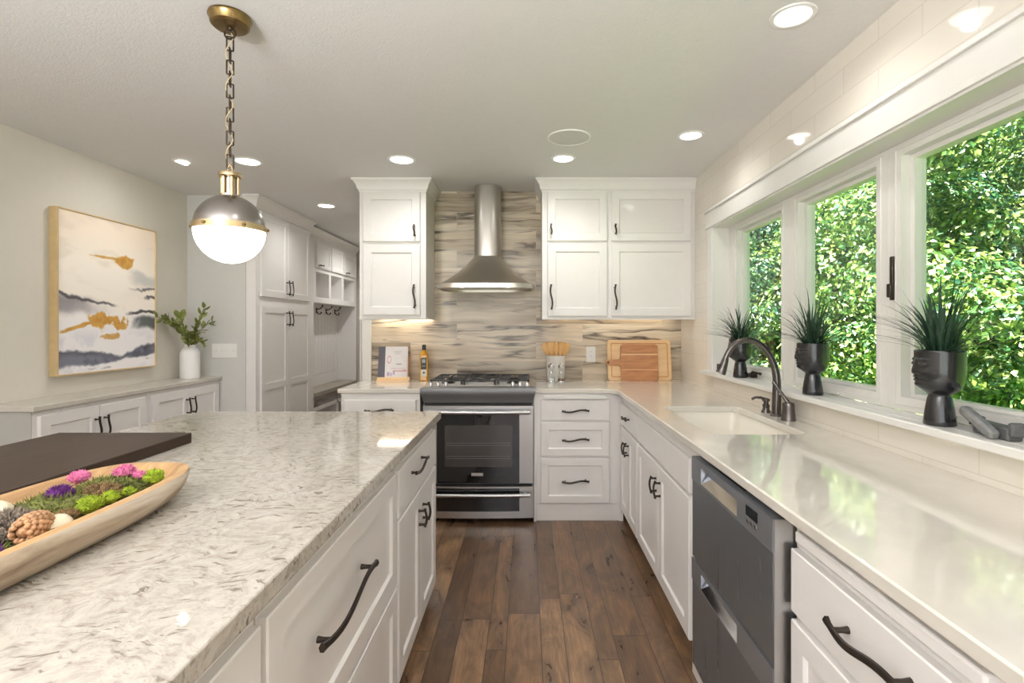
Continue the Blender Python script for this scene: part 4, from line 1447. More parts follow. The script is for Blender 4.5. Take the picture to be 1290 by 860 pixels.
for nm, lab, bx, by, lean, ln2, shape in uts:
    mb = MB()
    if shape == 'spoon':
        hw = [(0.0, .006), (0.17, .006), (0.195, .008), (0.21, .018), (0.23, .026), (0.25, .029), (0.27, .027), (0.288, .018), (0.295, .004)]
    elif shape == 'spat':
        hw = [(0.0, .006), (0.17, .006), (0.19, .010), (0.21, .022), (0.24, .025), (0.275, .027), (0.288, .026), (0.292, .018)]
    else:
        hw = [(0.0, .006), (0.17, .006), (0.2, .012), (0.225, .019), (0.25, .02), (0.28, .013), (0.305, .003)]
    th = lambda z: 0.005 if z < 0.19 else 0.0028
    rings = []
    for z, w_ in hw:
        t_ = th(z)
        rings.append([(w_ * math.cos(2 * PI * k / 14), t_ * math.sin(2 * PI * k / 14) + (0.012 * ((z - .2) / .1) ** 2 if z > .2 else 0), z) for k in range(14)])
    mb.loft(rings)
    m = Matrix.Translation((0.226 + bx * 0.35, 4.06 + by, 0.93)) @ Matrix.Rotation(lean * 0.72, 4, 'Y') @ Matrix.Rotation(ln2, 4, 'X')
    mb.xform(m)
    tag(mb.build(nm, M['bamboo'], None), lab, 'utensil', 'wooden utensils in the crock')

# glass shakers with chrome caps
for nm, lab, xx, fill, ft in (('salt_shaker', 'left hourglass glass shaker before the white crock', 0.186, 'salt', 'white salt'), ('pepper_shaker', 'right hourglass glass shaker before the white crock', 0.262, 'pepper', 'brown pepper')):
    s = thing(nm, lab, 'shaker', (xx, 3.945, 0.914), 0, 'glass shakers by the crock')
    MB().lathe([(0.0, 0.0), (0.027, 0.0), (0.028, 0.004), (0.027, 0.03), (0.018, 0.06), (0.0135, 0.075), (0.019, 0.092), (0.023, 0.108), (0.022, 0.118), (0.0, 0.12)], seg=24).build('glass_body', M['clear_glass'], s)
    tag(MB().lathe([(0.0, 0.005), (0.0235, 0.005), (0.0235, 0.022), (0.02, 0.03), (0.0, 0.031)], seg=20).build('filling', M[fill], s), ft)
    MB().lathe([(0.023, 0.112), (0.0245, 0.116), (0.024, 0.13), (0.016, 0.14), (0.007, 0.143), (0.008, 0.148), (0.0, 0.15)], seg=22, cap1=False).build('cap', M['chrome'], s)
    MB().lathe([(0.0285, 0.0), (0.0295, 0.002), (0.0292, 0.01), (0.0282, 0.012)], seg=22, cap0=False, cap1=False).build('base_ring', M['chrome'], s)
    MB().lathe([(0.0145, 0.07), (0.0155, 0.075), (0.0145, 0.08)], seg=20, cap0=False, cap1=False).build('waist_ring', M['chrome'], s)

# cutting boards
t = thing('cutting_board', 'large pale maple cutting board leaning on the tile', 'cutting board', (0.90, 4.075, 0.914))
tl = Matrix.Rotation(-0.15, 4, 'X')
bd = slab_xz(MB(), rr2(-0.255, 0.255, 0, 0.325, 0.022), 0, 0.024).xform(tl).build('board', M['maple'], t, bevel=0.004)
gv = MB()
o_, i_ = rr2(-0.228, 0.228, 0.026, 0.30, 0.012), rr2(-0.221, 0.221, 0.033, 0.293, 0.009)
gv.loft([[(x, -0.0006, z) for x, z in o_], [(x, -0.0012, z) for x, z in o_], [(x, -0.0012, z) for x, z in i_], [(x, -0.0006, z) for x, z in i_]], True, False, False).xform(tl)
tag(gv.build('juice_groove', M['stand_wood'], bd), 'darker juice groove')
t = thing('cutting_board', 'small brown acacia paddle board in front of the maple board', 'cutting board', (0.895, 4.045, 0.914))
out = [(-0.15, 0.0), (0.135, 0.0), (0.146, 0.011), (0.146, 0.276), (0.13, 0.292), (-0.132, 0.292), (-0.148, 0.276), (-0.15, 0.19), (-0.153, 0.176), (-0.165, 0.168),
       (-0.25, 0.166), (-0.264, 0.162), (-0.272, 0.15), (-0.272, 0.138), (-0.264, 0.127), (-0.25, 0.123), (-0.165, 0.121), (-0.153, 0.113), (-0.15, 0.10)]
sm = slab_xz(MB(), out, 0, 0.018).xform(tl).build('paddle', M['acacia'], t, bevel=0.003)
hl = MB().lathe([(0.0095, 0), (0.0095, 0.0012), (0.0, 0.0012)], seg=16, cap1=False).xform(tl @ Matrix.Translation((-0.25, -0.0002, 0.145)) @ Matrix.Rotation(PI / 2, 4, 'X'))
tag(hl.build('hanging_hole', M['label_dark'], sm), 'dark hanging hole')
st = MB().box(-0.146, 0.143, -0.0012, 0.0, 0.203, 0.214).box(-0.146, 0.143, -0.0012, 0.0, 0.086, 0.09).xform(tl)
tag(st.build('pale_strip', M['maple'], sm), 'pale glued strips')

# outlet and switch plate
o = thing('wall_outlet', 'white outlet on the tile beside the cutting boards', 'outlet', (0.517, YB, 1.055))
box(-0.038, 0.038, -0.006, 0, 0, 0.125).build('cover_plate', M['plastic'], o, bevel=0.003)
for z in (0.032, 0.068):
    q = box(-0.017, 0.017, -0.008, -0.006, z, z + 0.028).build('socket', M['plastic'], o, bevel=0.002)
    MB().box(-0.008, -0.006, -0.0085, -0.008, z + .012, z + .02).box(0.006, 0.008, -0.0085, -0.008, z + .012, z + .02).build('slots', M['black'], q)
o = thing('switch_plate', 'white four-switch plate on the pale grey wall', 'light switch', (-2.527, 4.28, 1.08))
box(-0.105, 0.105, -0.006, 0, 0, 0.12).build('cover_plate', M['plastic'], o, bevel=0.003)
for i in range(4):
    xx = -0.069 + i * 0.046
    MB().box(xx - 0.005, xx + 0.005, -0.014, -0.006, 0.055, 0.072).build('toggle', M['plastic'], o, bevel=0.002)

# ================================================================== island top
tag(box(-1.73, -1.24, 0.55, 1.894, 0.9145, 0.952).build('wooden_slab', M['dark_wood'], None, bevel=0.003), 'dark walnut wooden slab lying across the island behind the bowl', 'board')

bw = thing('dough_bowl', 'long whitewashed wooden dough bowl of moss on the island', 'bowl', (-0.968, 0.925, 0.914))
HL, HWD = 0.425, 0.152


def oval(a, b, z, n=64, p=3.3):
    out = []
    for k in range(n):
        t = 2 * PI * k / n
        c, s = math.cos(t), math.sin(t)
        out.append((b * math.copysign(abs(c) ** (2 / p), c), a * math.copysign(abs(s) ** (2 / p), s), z))
    return out


outer = MB()
outer.loft([oval(HL - 0.10, HWD - 0.055, 0.0), oval(HL - 0.06, HWD - 0.03, 0.004), oval(HL - 0.028, HWD - 0.008, 0.022), oval(HL - 0.012, HWD + 0.003, 0.045), oval(HL - 0.002, HWD + 0.004, 0.064), oval(HL, HWD, 0.072)], True, True, False)
outer.build('shell', M['bowl_wood'], bw, fix=True)
inn = MB()
inn.loft([oval(HL, HWD, 0.072), oval(HL - 0.006, HWD - 0.006, 0.0745), oval(HL - 0.022, HWD - 0.021, 0.072), oval(HL - 0.04, HWD - 0.036, 0.055), oval(HL - 0.08, HWD - 0.06, 0.028), oval(HL - 0.16, HWD - 0.11, 0.018)], True, False, True)
tag(inn.build('hollow', M['bowl_rim'], bw), 'tan carved rim and hollow')


def clump(name, label, cat, material, c, r, spikes, sl, scale=(1, 1, 0.7), seed=0, group=None, w=0.0022, base=True):
    rnd = random.Random(seed)
    mb = MB()
    if base:
        mb.ball(c, r * 0.86, 20, 12, scale, 0.35)
    for i in range(spikes):
        z = rnd.uniform(-0.25, 1)
        a = rnd.uniform(0, 2 * PI)
        q = math.sqrt(max(0, 1 - z * z))
        d = Vector((q * math.cos(a), q * math.sin(a), z))
        p = Vector(c) + Vector((d.x * scale[0], d.y * scale[1], d.z * scale[2])) * r * rnd.uniform(0.75, 0.95)
        dd = (d + Vector((rnd.uniform(-.6, .6), rnd.uniform(-.6, .6), rnd.uniform(-.3, .6)))).normalized()
        s = dd.cross(Vector((rnd.uniform(-1, 1), rnd.uniform(-1, 1), rnd.uniform(-1, 1)))).normalized()
        t = dd.cross(s)
        L = sl * rnd.uniform(0.5, 1.2)
        ww = w * rnd.uniform(0.6, 1.2)
        v = [mb.bm.verts.new(p + s * ww), mb.bm.verts.new(p - s * ww * .5 + t * ww * .87), mb.bm.verts.new(p - s * ww * .5 - t * ww * .87), mb.bm.verts.new(p + dd * L)]
        for f_ in ((0, 1, 3), (1, 2, 3), (2, 0, 3)):
            mb.bm.faces.new([v[k] for k in f_])
    o = mb.build(name, material, None, fix=False, angle=80)
    tag(o, label, cat, group)
    return o


BZ = 0.914
clump('moss_clump', 'olive moss mat filling the middle of the bowl', 'moss', M['moss'], (-0.985, 1.06, BZ + 0.05), 0.088, 900, 0.012, (0.9, 1.25, 0.32), 1, 'moss in the bowl')
clump('moss_clump', 'olive moss mat in the far end of the bowl', 'moss', M['moss'], (-0.96, 1.185, BZ + 0.05), 0.075, 700, 0.013, (1.05, 0.9, 0.42), 2, 'moss in the bowl')
clump('moss_clump', 'brownish moss mat along the left rim of the bowl', 'moss', M['twig'], (-1.05, 0.975, BZ + 0.05), 0.06, 500, 0.012, (0.65, 1.3, 0.4), 3, 'moss in the bowl')
clump('moss_clump', 'moss mat at the near end of the bowl under the grey lichen', 'moss', M['moss'], (-0.965, 0.80, BZ + 0.045), 0.10, 800, 0.012, (0.95, 1.5, 0.3), 4, 'moss in the bowl')
clump('moss_ball', 'lime green moss ball at the far tip of the bowl', 'moss', M['moss_bright'], (-0.878, 1.205, BZ + 0.076), 0.021, 260, 0.006, (1, 1, 0.85), 5, 'lime moss balls', 0.0016)
clump('moss_ball', 'lime green moss ball by the right rim, near the brown bloom', 'moss', M['moss_bright'], (-0.893, 1.045, BZ + 0.066), 0.021, 240, 0.006, (1.1, 1.1, 0.85), 6, 'lime moss balls', 0.0016)
clump('moss_ball', 'lime green moss ball in the middle of the three along the right rim', 'moss', M['moss_bright'], (-0.888, 1.09, BZ + 0.066), 0.016, 200, 0.006, (1, 1.1, 0.85), 7, 'lime moss balls', 0.0016)
clump('moss_ball', 'smallest lime green moss ball along the right rim', 'moss', M['moss_bright'], (-0.877, 1.128, BZ + 0.066), 0.012, 160, 0.005, (1, 1, 0.85), 8, 'lime moss balls', 0.0014)
clump('moss_ball', 'lime green moss ball by the left rim, behind the grey lichen', 'moss', M['moss_bright'], (-1.065, 1.055, BZ + 0.058), 0.02, 200, 0.006, (1, 1, 0.85), 9, 'lime moss balls', 0.0016).location = (0.0, -0.03, 0)
clump('dried_flower', 'large pink dried flower head at the far end of the bowl', 'flower', M['pink'], (-0.955, 1.215, BZ + 0.085), 0.021, 300, 0.007, (1.1, 1.1, 0.75), 10, 'pink dried flowers', 0.0016)
clump('dried_flower', 'small pink dried flower head beside the large one', 'flower', M['pink'], (-0.913, 1.205, BZ + 0.080), 0.013, 180, 0.005, (1, 1, 0.75), 11, 'pink dried flowers', 0.0014)
clump('dried_flower', 'pink dried flower head by the left rim of the bowl', 'flower', M['pink'], (-1.045, 1.195, BZ + 0.078), 0.02, 260, 0.006, (1.1, 1.1, 0.75), 12, 'pink dried flowers', 0.0016)
clump('dried_flower', 'purple dried flower head on the moss in the middle', 'flower', M['purple'], (-0.99, 1.085, BZ + 0.076), 0.021, 320, 0.009, (1.1, 1.0, 0.75), 13, 'purple dried flowers', 0.0014)
clump('dried_flower', 'purple dried flower head near the front of the bowl', 'flower', M['purple'], (-0.868, 0.815, BZ + 0.062), 0.022, 320, 0.009, (1, 1.1, 0.8), 14, 'purple dried flowers', 0.0014)
clump('lichen_clump', 'ragged grey lichen clump beside the pinecone', 'lichen', M['lichen'], (-0.945, 0.925, BZ + 0.062), 0.048, 900, 0.015, (1.0, 1.15, 0.6), 15, None, 0.0024)
clump('dried_bloom', 'round brown dried bloom against the right rim', 'flower', M['twig'], (-0.888, 0.985, BZ + 0.064), 0.018, 320, 0.007, (1, 1.15, 0.7), 16, None, 0.0014)
clump('dried_bloom', 'brown dried bloom in the moss beside the purple flower', 'flower', M['twig'], (-0.935, 1.125, BZ + 0.064), 0.032, 420, 0.012, (1.2, 1.0, 0.55), 17, None, 0.0016)

pc = thing('pinecone', 'tan pinecone lying by the right rim of the bowl', 'pinecone', (-0.882, 0.915, BZ + 0.074), 0.3)
mb = MB()
mb.ball((0, 0, 0), 0.018, 16, 10, (0.95, 2.1, 0.95))
rnd = random.Random(5)
for i in range(96):
    t = (i + .5) / 96
    yy = -0.036 + 0.072 * t
    rad_ = 0.0205 * math.sqrt(max(0.03, 1 - ((t - 0.45) / 0.58) ** 2))
    an = i * 2.39996
    mb.ball((math.cos(an) * rad_, yy, math.sin(an) * rad_), 0.0058 * (0.7 + 0.3 * rad_ / 0.0205), 8, 5, (0.9, 1.25, 0.9))
mb.build('scales', M['cone'], pc)
for lab, c_, rz_ in (('pale split seed pod between pinecone and brown bloom', (-0.878, 0.955, BZ + 0.064), 0.4), ('pale seed pod by the left rim of the bowl', (-1.035, 1.0, BZ + 0.074), 1.2)):
    mb = MB()
    rings = []
    for i in range(10):
        t = i / 9
        w_ = 0.021 * math.sin(PI * min(0.97, max(0.03, t))) ** 0.7
        rings.append([(w_ * math.cos(2 * PI * k / 16) * (1 + 0.12 * math.cos(8 * PI * k / 16)), -0.034 + 0.068 * t, w_ * 0.7 * math.sin(2 * PI * k / 16)) for k in range(16)])
    mb.loft(rings)
    mb.xform(Matrix.Translation(c_) @ Matrix.Rotation(rz_, 4, 'Z'))
    tag(mb.build('seed_pod', M['pod'], None), lab, 'seed pod', 'seed pods in the bowl')

# ================================================================== buffet: vase with sprigs, painting
v = thing('vase', 'matte white bottle vase on the buffet in the corner', 'vase', (-2.69, 4.085, 0.93))
MB().lathe([(0.0, 0.0), (0.078, 0.0), (0.083, 0.005), (0.084, 0.02), (0.084, 0.19), (0.08, 0.212), (0.068, 0.232), (0.05, 0.244), (0.044, 0.25), (0.046, 0.262), (0.046, 0.266), (0.041, 0.266), (0.038, 0.255), (0.04, 0.24), (0.0, 0.22)], seg=36, sx=0.83, sy=0.83).build('vessel', M['vase'], v)


def sprig(name, label, group, pts, nleaf, ll, seed):
    rnd = random.Random(seed)
    root = thing(name, label, 'plant', (-2.69, 4.085, 1.165), 0, group)
    sp = smooth_path([tuple(p) for p in pts], 5)
    MB().sweep(sp, [0.0028 * (1 - 0.6 * i / len(sp)) for i in range(len(sp))], 6).build('stem', M['stem'], root)
    mb = MB()
    n = len(sp)
    for i in range(nleaf):
        t = 0.2 + 0.8 * (i + rnd.random() * .5) / nleaf
        k = min(n - 2, int(t * (n - 1)))
        p = Vector(sp[k])
        d = (Vector(sp[k + 1]) - p).normalized()
        s = d.cross(Vector((rnd.uniform(-1, 1), rnd.uniform(-1, 1), rnd.uniform(-1, 1)))).normalized()
        ld = (d * 0.75 + s * rnd.uniform(0.5, 1.0)).normalized()
        sd_ = ld.cross(Vector((rnd.uniform(-1, 1), rnd.uniform(-1, 1), rnd.uniform(-.3, 1)))).normalized()
        nn = ld.cross(sd_)
        L = ll * rnd.uniform(0.7, 1.2)
        wl = L * 0.24
        prev = None
        for q in range(6):
            u = q / 5
            w_ = wl * math.sin(PI * (0.06 + 0.9 * u)) ** 0.8
            c_ = p + ld * L * u - nn * L * 0.18 * u * u
            row = (mb.bm.verts.new(c_ + sd_ * w_ + nn * w_ * 0.25), mb.bm.verts.new(c_), mb.bm.verts.new(c_ - sd_ * w_ + nn * w_ * 0.25))
            if prev:
                mb.bm.faces.new((prev[0], prev[1], row[1], row[0]))
                mb.bm.faces.new((prev[1], prev[2], row[2], row[1]))
            prev = row
    mb.build('leaves', M['leaf'], root, fix=False)


sprig('green_sprig', 'longest leafy sprig arching left from the vase toward the painting', 'sprigs in the vase', [(0, 0, 0), (-0.04, -0.02, 0.12), (-0.068, -0.06, 0.19), (-0.07, -0.20, 0.235), (-0.06, -0.30, 0.25)], 14, 0.06, 1)
sprig('green_sprig', 'leafy sprig leaning left in the vase', 'sprigs in the vase', [(0, 0, 0), (-0.05, -0.03, 0.12), (-0.09, -0.08, 0.2), (-0.1, -0.11, 0.26)], 20, 0.062, 2)
sprig('green_sprig', 'upright leafy sprig left of the vase middle', 'sprigs in the vase', [(0, 0, 0), (-0.03, -0.01, 0.13), (-0.05, -0.03, 0.24), (-0.06, -0.03, 0.28)], 22, 0.062, 3)
sprig('green_sprig', 'upright leafy sprig right of the vase middle', 'sprigs in the vase', [(0, 0, 0), (0.03, 0.0, 0.1), (0.05, -0.01, 0.17), (0.07, -0.01, 0.2)], 22, 0.06, 4)
sprig('green_sprig', 'tallest thin sprig rising to the right from the vase', 'sprigs in the vase', [(0, 0, 0), (0.05, -0.01, 0.14), (0.10, -0.02, 0.25), (0.13, -0.02, 0.34)], 14, 0.055, 5)
sprig('green_sprig', 'thin sprig leaning far right from the vase toward the switch plate', 'sprigs in the vase', [(0, 0, 0), (0.07, -0.02, 0.11), (0.14, -0.03, 0.18), (0.21, -0.04, 0.225)], 16, 0.055, 6)
sprig('green_sprig', 'bushy low sprig at the front of the vase mouth', 'sprigs in the vase', [(0, 0, 0), (0.02, -0.05, 0.07), (0.05, -0.09, 0.13)], 22, 0.062, 7)
sprig('green_sprig', 'drooping low sprig at the right of the vase mouth', 'sprigs in the vase', [(0, 0, 0), (0.05, -0.03, 0.06), (0.11, -0.05, 0.07), (0.14, -0.05, 0.06)], 14, 0.055, 8)

# abstract painting: colours worked out per point of a fine grid
pt = thing('painting', 'abstract seascape painting in cream, gold and charcoal above the buffet', 'painting', (XL, 3.449, 1.045))
PW, PH, PD = 0.812, 1.015, 0.052
fr = MB()
hw = PW / 2
fr.loft([[(x, s * (hw - o), (o if z else PH - o)) for s, z in ((-1, 1), (1, 1), (1, 0), (-1, 0))] for x, o in ((0.0, 0.012), (0.0, 0.0), (PD, 0.0), (PD, 0.007), (PD - 0.01, 0.009))], True, False, False)
fr.build('frame', M['gold_frame'], pt, smooth=False)


def fbm(x, y, o=5):
    return mnoise.fractal(Vector((x, y, 3.7)), 0.9, 2.1, o)


def sm(a, b, x):
    t = max(0.0, min(1.0, (x - a) / (b - a)))
    return t * t * (3 - 2 * t)


def lerp(a, b, t):
    return tuple(p + (q - p) * t for p, q in zip(a, b))


def paint(u, v_):
    n1 = fbm(u * 3.2, v_ * 4.0)
    n2 = fbm(u * 8 + 9, v_ * 9, 5)
    n3 = fbm(u * 2.2 + 20, v_ * 7 + 3, 4)
    n4 = fbm(u * 22 + 4, v_ * 22, 4)
    n5 = fbm(u * 5 + 31, v_ * 26, 4)
    wu, wv = u + 0.07 * n2 + 0.03 * n4, v_ + 0.026 * n1 + 0.016 * n2 + 0.003 * n4
    c = lerp((244, 226, 206), (247, 238, 226), sm(0.0, 0.4, wv))
    c = lerp(c, (240, 236, 236), sm(0.55, 0.72, wv))
    c = lerp(c, (226, 212, 196), 0.5 * sm(0.05, 0.5, n3) * (1 - sm(0.3, 0.6, v_)))
    def band(cv, half, soft):
        return 1 - sm(half, half + soft, abs(wv - cv))
    # pale grey veils upper right
    c = lerp(c, (178, 180, 178), 0.6 * band(0.36 + 0.06 * (u - .8), 0.02, 0.05) * sm(0.6, 0.85, wu))
    c = lerp(c, (96, 92, 96), 0.85 * band(0.432 - 0.06 * (u - .9), 0.002, 0.012) * sm(0.66, 0.85, wu))
    c = lerp(c, (74, 70, 74), 0.85 * band(0.492, 0.003, 0.012) * sm(0.82, 0.92, wu))
    # dark line and bruise on the left
    c = lerp(c, (120, 114, 120), 0.75 * band(0.565, 0.025, 0.045) * (1 - sm(0.12, 0.42, wu)))
    c = lerp(c, (66, 62, 68), 0.85 * band(0.508 + 0.10 * u, 0.003, 0.013) * (1 - sm(0.4, 0.62, wu)))
    c = lerp(c, (172, 166, 172), 0.4 * band(0.6, 0.01, 0.05) * (1 - sm(0.3, 0.6, wu)))
    # dark strokes on the right
    c = lerp(c, (58, 54, 58), 0.9 * band(0.605 + 0.03 * (1 - u), 0.005, 0.014) * sm(0.62, 0.75, wu))
    c = lerp(c, (78, 84, 82), 0.85 * band(0.688, 0.022, 0.035) * sm(0.72, 0.86, wu))
    # cool shadows in the foam
    c = lerp(c, (206, 206, 216), 0.55 * sm(0.0, 0.5, n1 + 0.5 * n2) * sm(0.7, 0.8, v_))
    # charcoal swell along the bottom
    left = 0.862 + 0.012 * math.sin(u * 9) + 0.075 * sm(0.25, 0.62, u) + 0.022 * n2
    right = 0.935 - 0.095 * sm(0.52, 0.92, u) + 0.022 * n2
    crest = min(left, right)
    low = 0.958 - 0.05 * sm(0.3, 1.0, u) + 0.012 * n2 + 0.006 * n5
    m = sm(crest - 0.012, crest + 0.012, v_) * (1 - sm(low - 0.006, low + 0.012, v_))
    dk = sm(crest + 0.05, crest, v_ - 0.01)
    c = lerp(c, lerp((112, 114, 128), (60, 60, 70), min(1.0, 0.55 * sm(-0.35, 0.4, n2 + 0.4 * n5) + 0.5 * (1 - sm(crest, crest + 0.05, v_)))), 0.94 * m)
    c = lerp(c, (92, 94, 108), 0.5 * sm(low + 0.012, low + 0.03, wv) * (1 - sm(low + 0.03, low + 0.05, wv)) * sm(0.0, 0.4, n5))
    # gold leaf
    g1 = 1 - sm(0.75, 1.15, math.hypot((wu - 0.63) / 0.10, (v_ - 0.262) / 0.036) + 0.7 * n2 + 0.3 * n4)
    g1 = max(g1, 0.85 * (1 - sm(0.7, 1.1, math.hypot((wu - 0.45) / 0.18, (v_ - 0.25) / 0.010) + 0.5 * n2)))
    g2 = 1 - sm(0.75, 1.1, math.hypot((wu - 0.44) / 0.20, (v_ - 0.672) / 0.052) + 0.75 * n2 + 0.35 * n4)
    g2 = max(g2, 1 - sm(0.75, 1.1, math.hypot((wu - 0.2) / 0.19, (v_ - 0.705 + 0.22 * (u - .2)) / 0.020) + 0.5 * n2))
    g3 = 0.8 * (1 - sm(0.7, 1.1, math.hypot((wu - 0.47) / 0.08, (v_ - 0.775) / 0.02) + 0.8 * n2))
    c = lerp(c, lerp((206, 156, 74), (190, 138, 58), sm(-.3, .4, n4)), max(g1, g2, g3))
    return srgb(*[max(0, min(255, q)) for q in c])


NU, NV = 170, 212
me = bpy.data.meshes.new('canvas')
vs, cs, fs = [], [], []
for j in range(NV + 1):
    for i in range(NU + 1):
        u, w_ = i / NU, j / NV
        vs.append((PD - 0.008, -hw + 0.008 + (PW - 0.016) * u, PH - 0.008 - (PH - 0.016) * w_))
        cs.append(paint(u, w_))
for j in range(NV):
    for i in range(NU):
        a = j * (NU + 1) + i
        fs.append((a, a + NU + 1, a + NU + 2, a + 1))
me.from_pydata(vs, [], fs)
at = me.color_attributes.new('paint', 'FLOAT_COLOR', 'POINT')
at.data.foreach_set('color', [q for c_ in cs for q in c_])
pm_ = mat('canvas_paint', rough=0.6, vary=0)
nt = NT(pm_)
ac = nt.n('ShaderNodeVertexColor', layer_name='paint')
nt.l(ac.outputs['Color'], nt.bsdf.inputs['Base Color'])
me.materials.append(pm_)
cv = bpy.data.objects.new('canvas', me)
col.objects.link(cv)
cv.parent = pt
box(0.0, PD - 0.012, -hw + 0.006, hw - 0.006, 0.006, PH - 0.006).build('stretcher', M['label_white'], pt)

# ================================================================== pendant
PLX, PLY = -1.05, 1.81
p = thing('pendant_lamp', 'round pendant lamp with pewter dome and glowing white globe over the island', 'lamp', (PLX, PLY, 0))
GZ, GR = 1.69, 0.113
MB().lathe([(0.068, CEIL - 0.0005), (0.07, CEIL - 0.008), (0.066, CEIL - 0.014), (0.062, CEIL - 0.034), (0.055, CEIL - 0.04), (0.012, CEIL - 0.042), (0.0, CEIL - 0.042)], seg=40, cap1=False).build('ceiling_cap', M['brass_dark'], p)
lp = MB()
zc = CEIL - 0.062
lp.sweep([(0.019 * math.cos(2 * PI * i / 24), 0, zc + 0.019 * math.sin(2 * PI * i / 24)) for i in range(25)], 0.0032, 8)
lp.lathe([(0.008, CEIL - 0.04), (0.006, CEIL - 0.05), (0.0, CEIL - 0.05)], seg=12, cap1=False)
lp.build('loop', M['chain'], p)
cm = MB()
zt, zb_ = zc - 0.015, 1.905
nl = 11
pitch = (zt - zb_) / nl
for i in range(nl):
    z1 = zt - i * pitch + 0.0035
    z0 = z1 - pitch - 0.007
    hw_ = 0.0105
    a = (i % 2) * PI / 2 + 0.35
    loop_ = [(-hw_, z0), (hw_, z0), (hw_, z1), (-hw_, z1)]
    m = Matrix.Translation((0, 0, 0)) @ Matrix.Rotation(a, 4, 'Z')
    for (xa, za), (xb, zb2) in zip(loop_, loop_[1:] + loop_[:1]):
        ex = 0.0028
        cm.sweep([m @ Vector((xa, 0, za)), m @ Vector(((xa + xb) / 2, 0, (za + zb2) / 2)), m @ Vector((xb, 0, zb2))], 0.0028, 4)
cm.build('chain', M['chain'], p)
cd = []
for i in range(60):
    t = i / 59
    cd.append((0.011 * math.sin(t * 26), 0.011 * math.cos(t * 26) - 0.004, zc + 0.005 + (1.89 - zc - 0.005) * t))
MB().sweep(cd, 0.0018, 6).build('cord', M['cord'], p)
nk = MB().lathe([(0.0, 1.884), (0.036, 1.884), (0.037, 1.881), (0.037, 1.872), (0.033, 1.868), (0.0, 1.868)], seg=32)
nk.sweep([(0.008, 0, 1.88), (0.008, 0, 1.905), (0, 0, 1.914), (-0.008, 0, 1.905), (-0.008, 0, 1.88)], 0.003, 8)
nk.build('top_cap', M['brass'], p)
ps = MB()
for i in range(6):
    t = i * PI / 3 + 0.2
    ps.lathe([(0.006, 1.802), (0.006, 1.868)], (0.026 * math.cos(t), 0.026 * math.sin(t), 0), 12)
ps.build('neck_posts', M['brass'], p)
MB().lathe([(0.021, 1.80), (0.021, 1.868)], seg=24).build('socket', M['pewter'], p)
dm = MB()
pr_ = [(0.0, GZ + GR + 0.004)] + [(GR * math.sin(a), GZ + 0.004 + GR * math.cos(a)) for a in [0.12 + (PI / 2 - 0.12) * i / 16 for i in range(17)]]
dm.lathe(pr_, seg=48, cap0=False, cap1=False)
dm.lathe([(0.031, GZ + GR - 0.004), (0.031, GZ + GR + 0.006), (0.0, GZ + GR + 0.007)], seg=32, cap0=False, cap1=False)
dm.build('dome', M['pewter'], p)
rg = MB().lathe([(GR - 0.003, GZ - 0.011), (GR + 0.005, GZ - 0.011), (GR + 0.005, GZ + 0.010), (GR - 0.003, GZ + 0.010)], seg=48, cap0=False, cap1=False)
rb = rg.build('band', M['brass'], p)
sc = MB()
for i in range(6):
    t = i * PI / 3 + 0.35
    m = Matrix.Translation(((GR + 0.005) * math.cos(t), (GR + 0.005) * math.sin(t), GZ)) @ Matrix.Rotation(t, 4, 'Z') @ Matrix.Rotation(PI / 2, 4, 'Y')
    tmp = [(0.006, 0), (0.006, 0.003), (0.004, 0.006), (0.0, 0.008)]
    rings = [[m @ Vector((r_ * math.cos(2 * PI * k / 10) if r_ else 0.0003 * math.cos(2 * PI * k / 10), r_ * math.sin(2 * PI * k / 10) if r_ else 0.0003 * math.sin(2 * PI * k / 10), z)) for k in range(10)] for r_, z in tmp]
    sc.loft(rings)
sc.build('screws', M['brass_dark'], rb)
gp = [(GR * math.sin(a), GZ - 0.006 - (GR + 0.004) * math.cos(a)) for a in [0.02 + (PI / 2 - 0.02) * i / 18 for i in range(19)]]
tag(MB().lathe([(0.0, gp[0][1])] + gp, seg=48, cap0=False, cap1=True).build('globe', M['globe'], p), 'glowing white opal globe')


# ================================================================== recessed lights and ceiling speaker
def downlight(label, x, y, d, tilt=0.0, w=None):
    t = thing('recessed_light', label, 'ceiling light', (x, y, CEIL), 0, 'recessed ceiling lights')
    r0 = d / 2
    MB().lathe([(r0 + 0.016, 0.0), (r0 + 0.014, -0.004), (r0 + 0.002, -0.006), (r0 - 0.002, -0.003), (r0 - 0.002, 0.0)], seg=40, cap0=False, cap1=False).build('trim_ring', M['plastic'], t)
    df = MB().lathe([(r0, 0.0), (r0 - 0.001, -0.003), (0.0, -0.0035)], seg=36, cap0=False, cap1=False)
    if tilt:
        df = MB().lathe([(r0 - 0.004, 0.012), (r0 - 0.006, -0.012), (r0 * 0.5, -0.018), (0, -0.019)], seg=30, cap0=False, cap1=False)
        df.xform(Matrix.Rotation(tilt, 4, 'Y'))
    tag(df.build('diffuser', M['lamp_white'], t), 'glowing lamp disc')
    light('recessed_lamp_light', 'SPOT', (x, y, CEIL - 0.03), 4.2 * (DOWNLIGHT_W if w is None else w), (1.0, 0.985, 0.965), (0, tilt, 0), spot_size=2.8, spot_blend=1.0, shadow_soft_size=0.022)


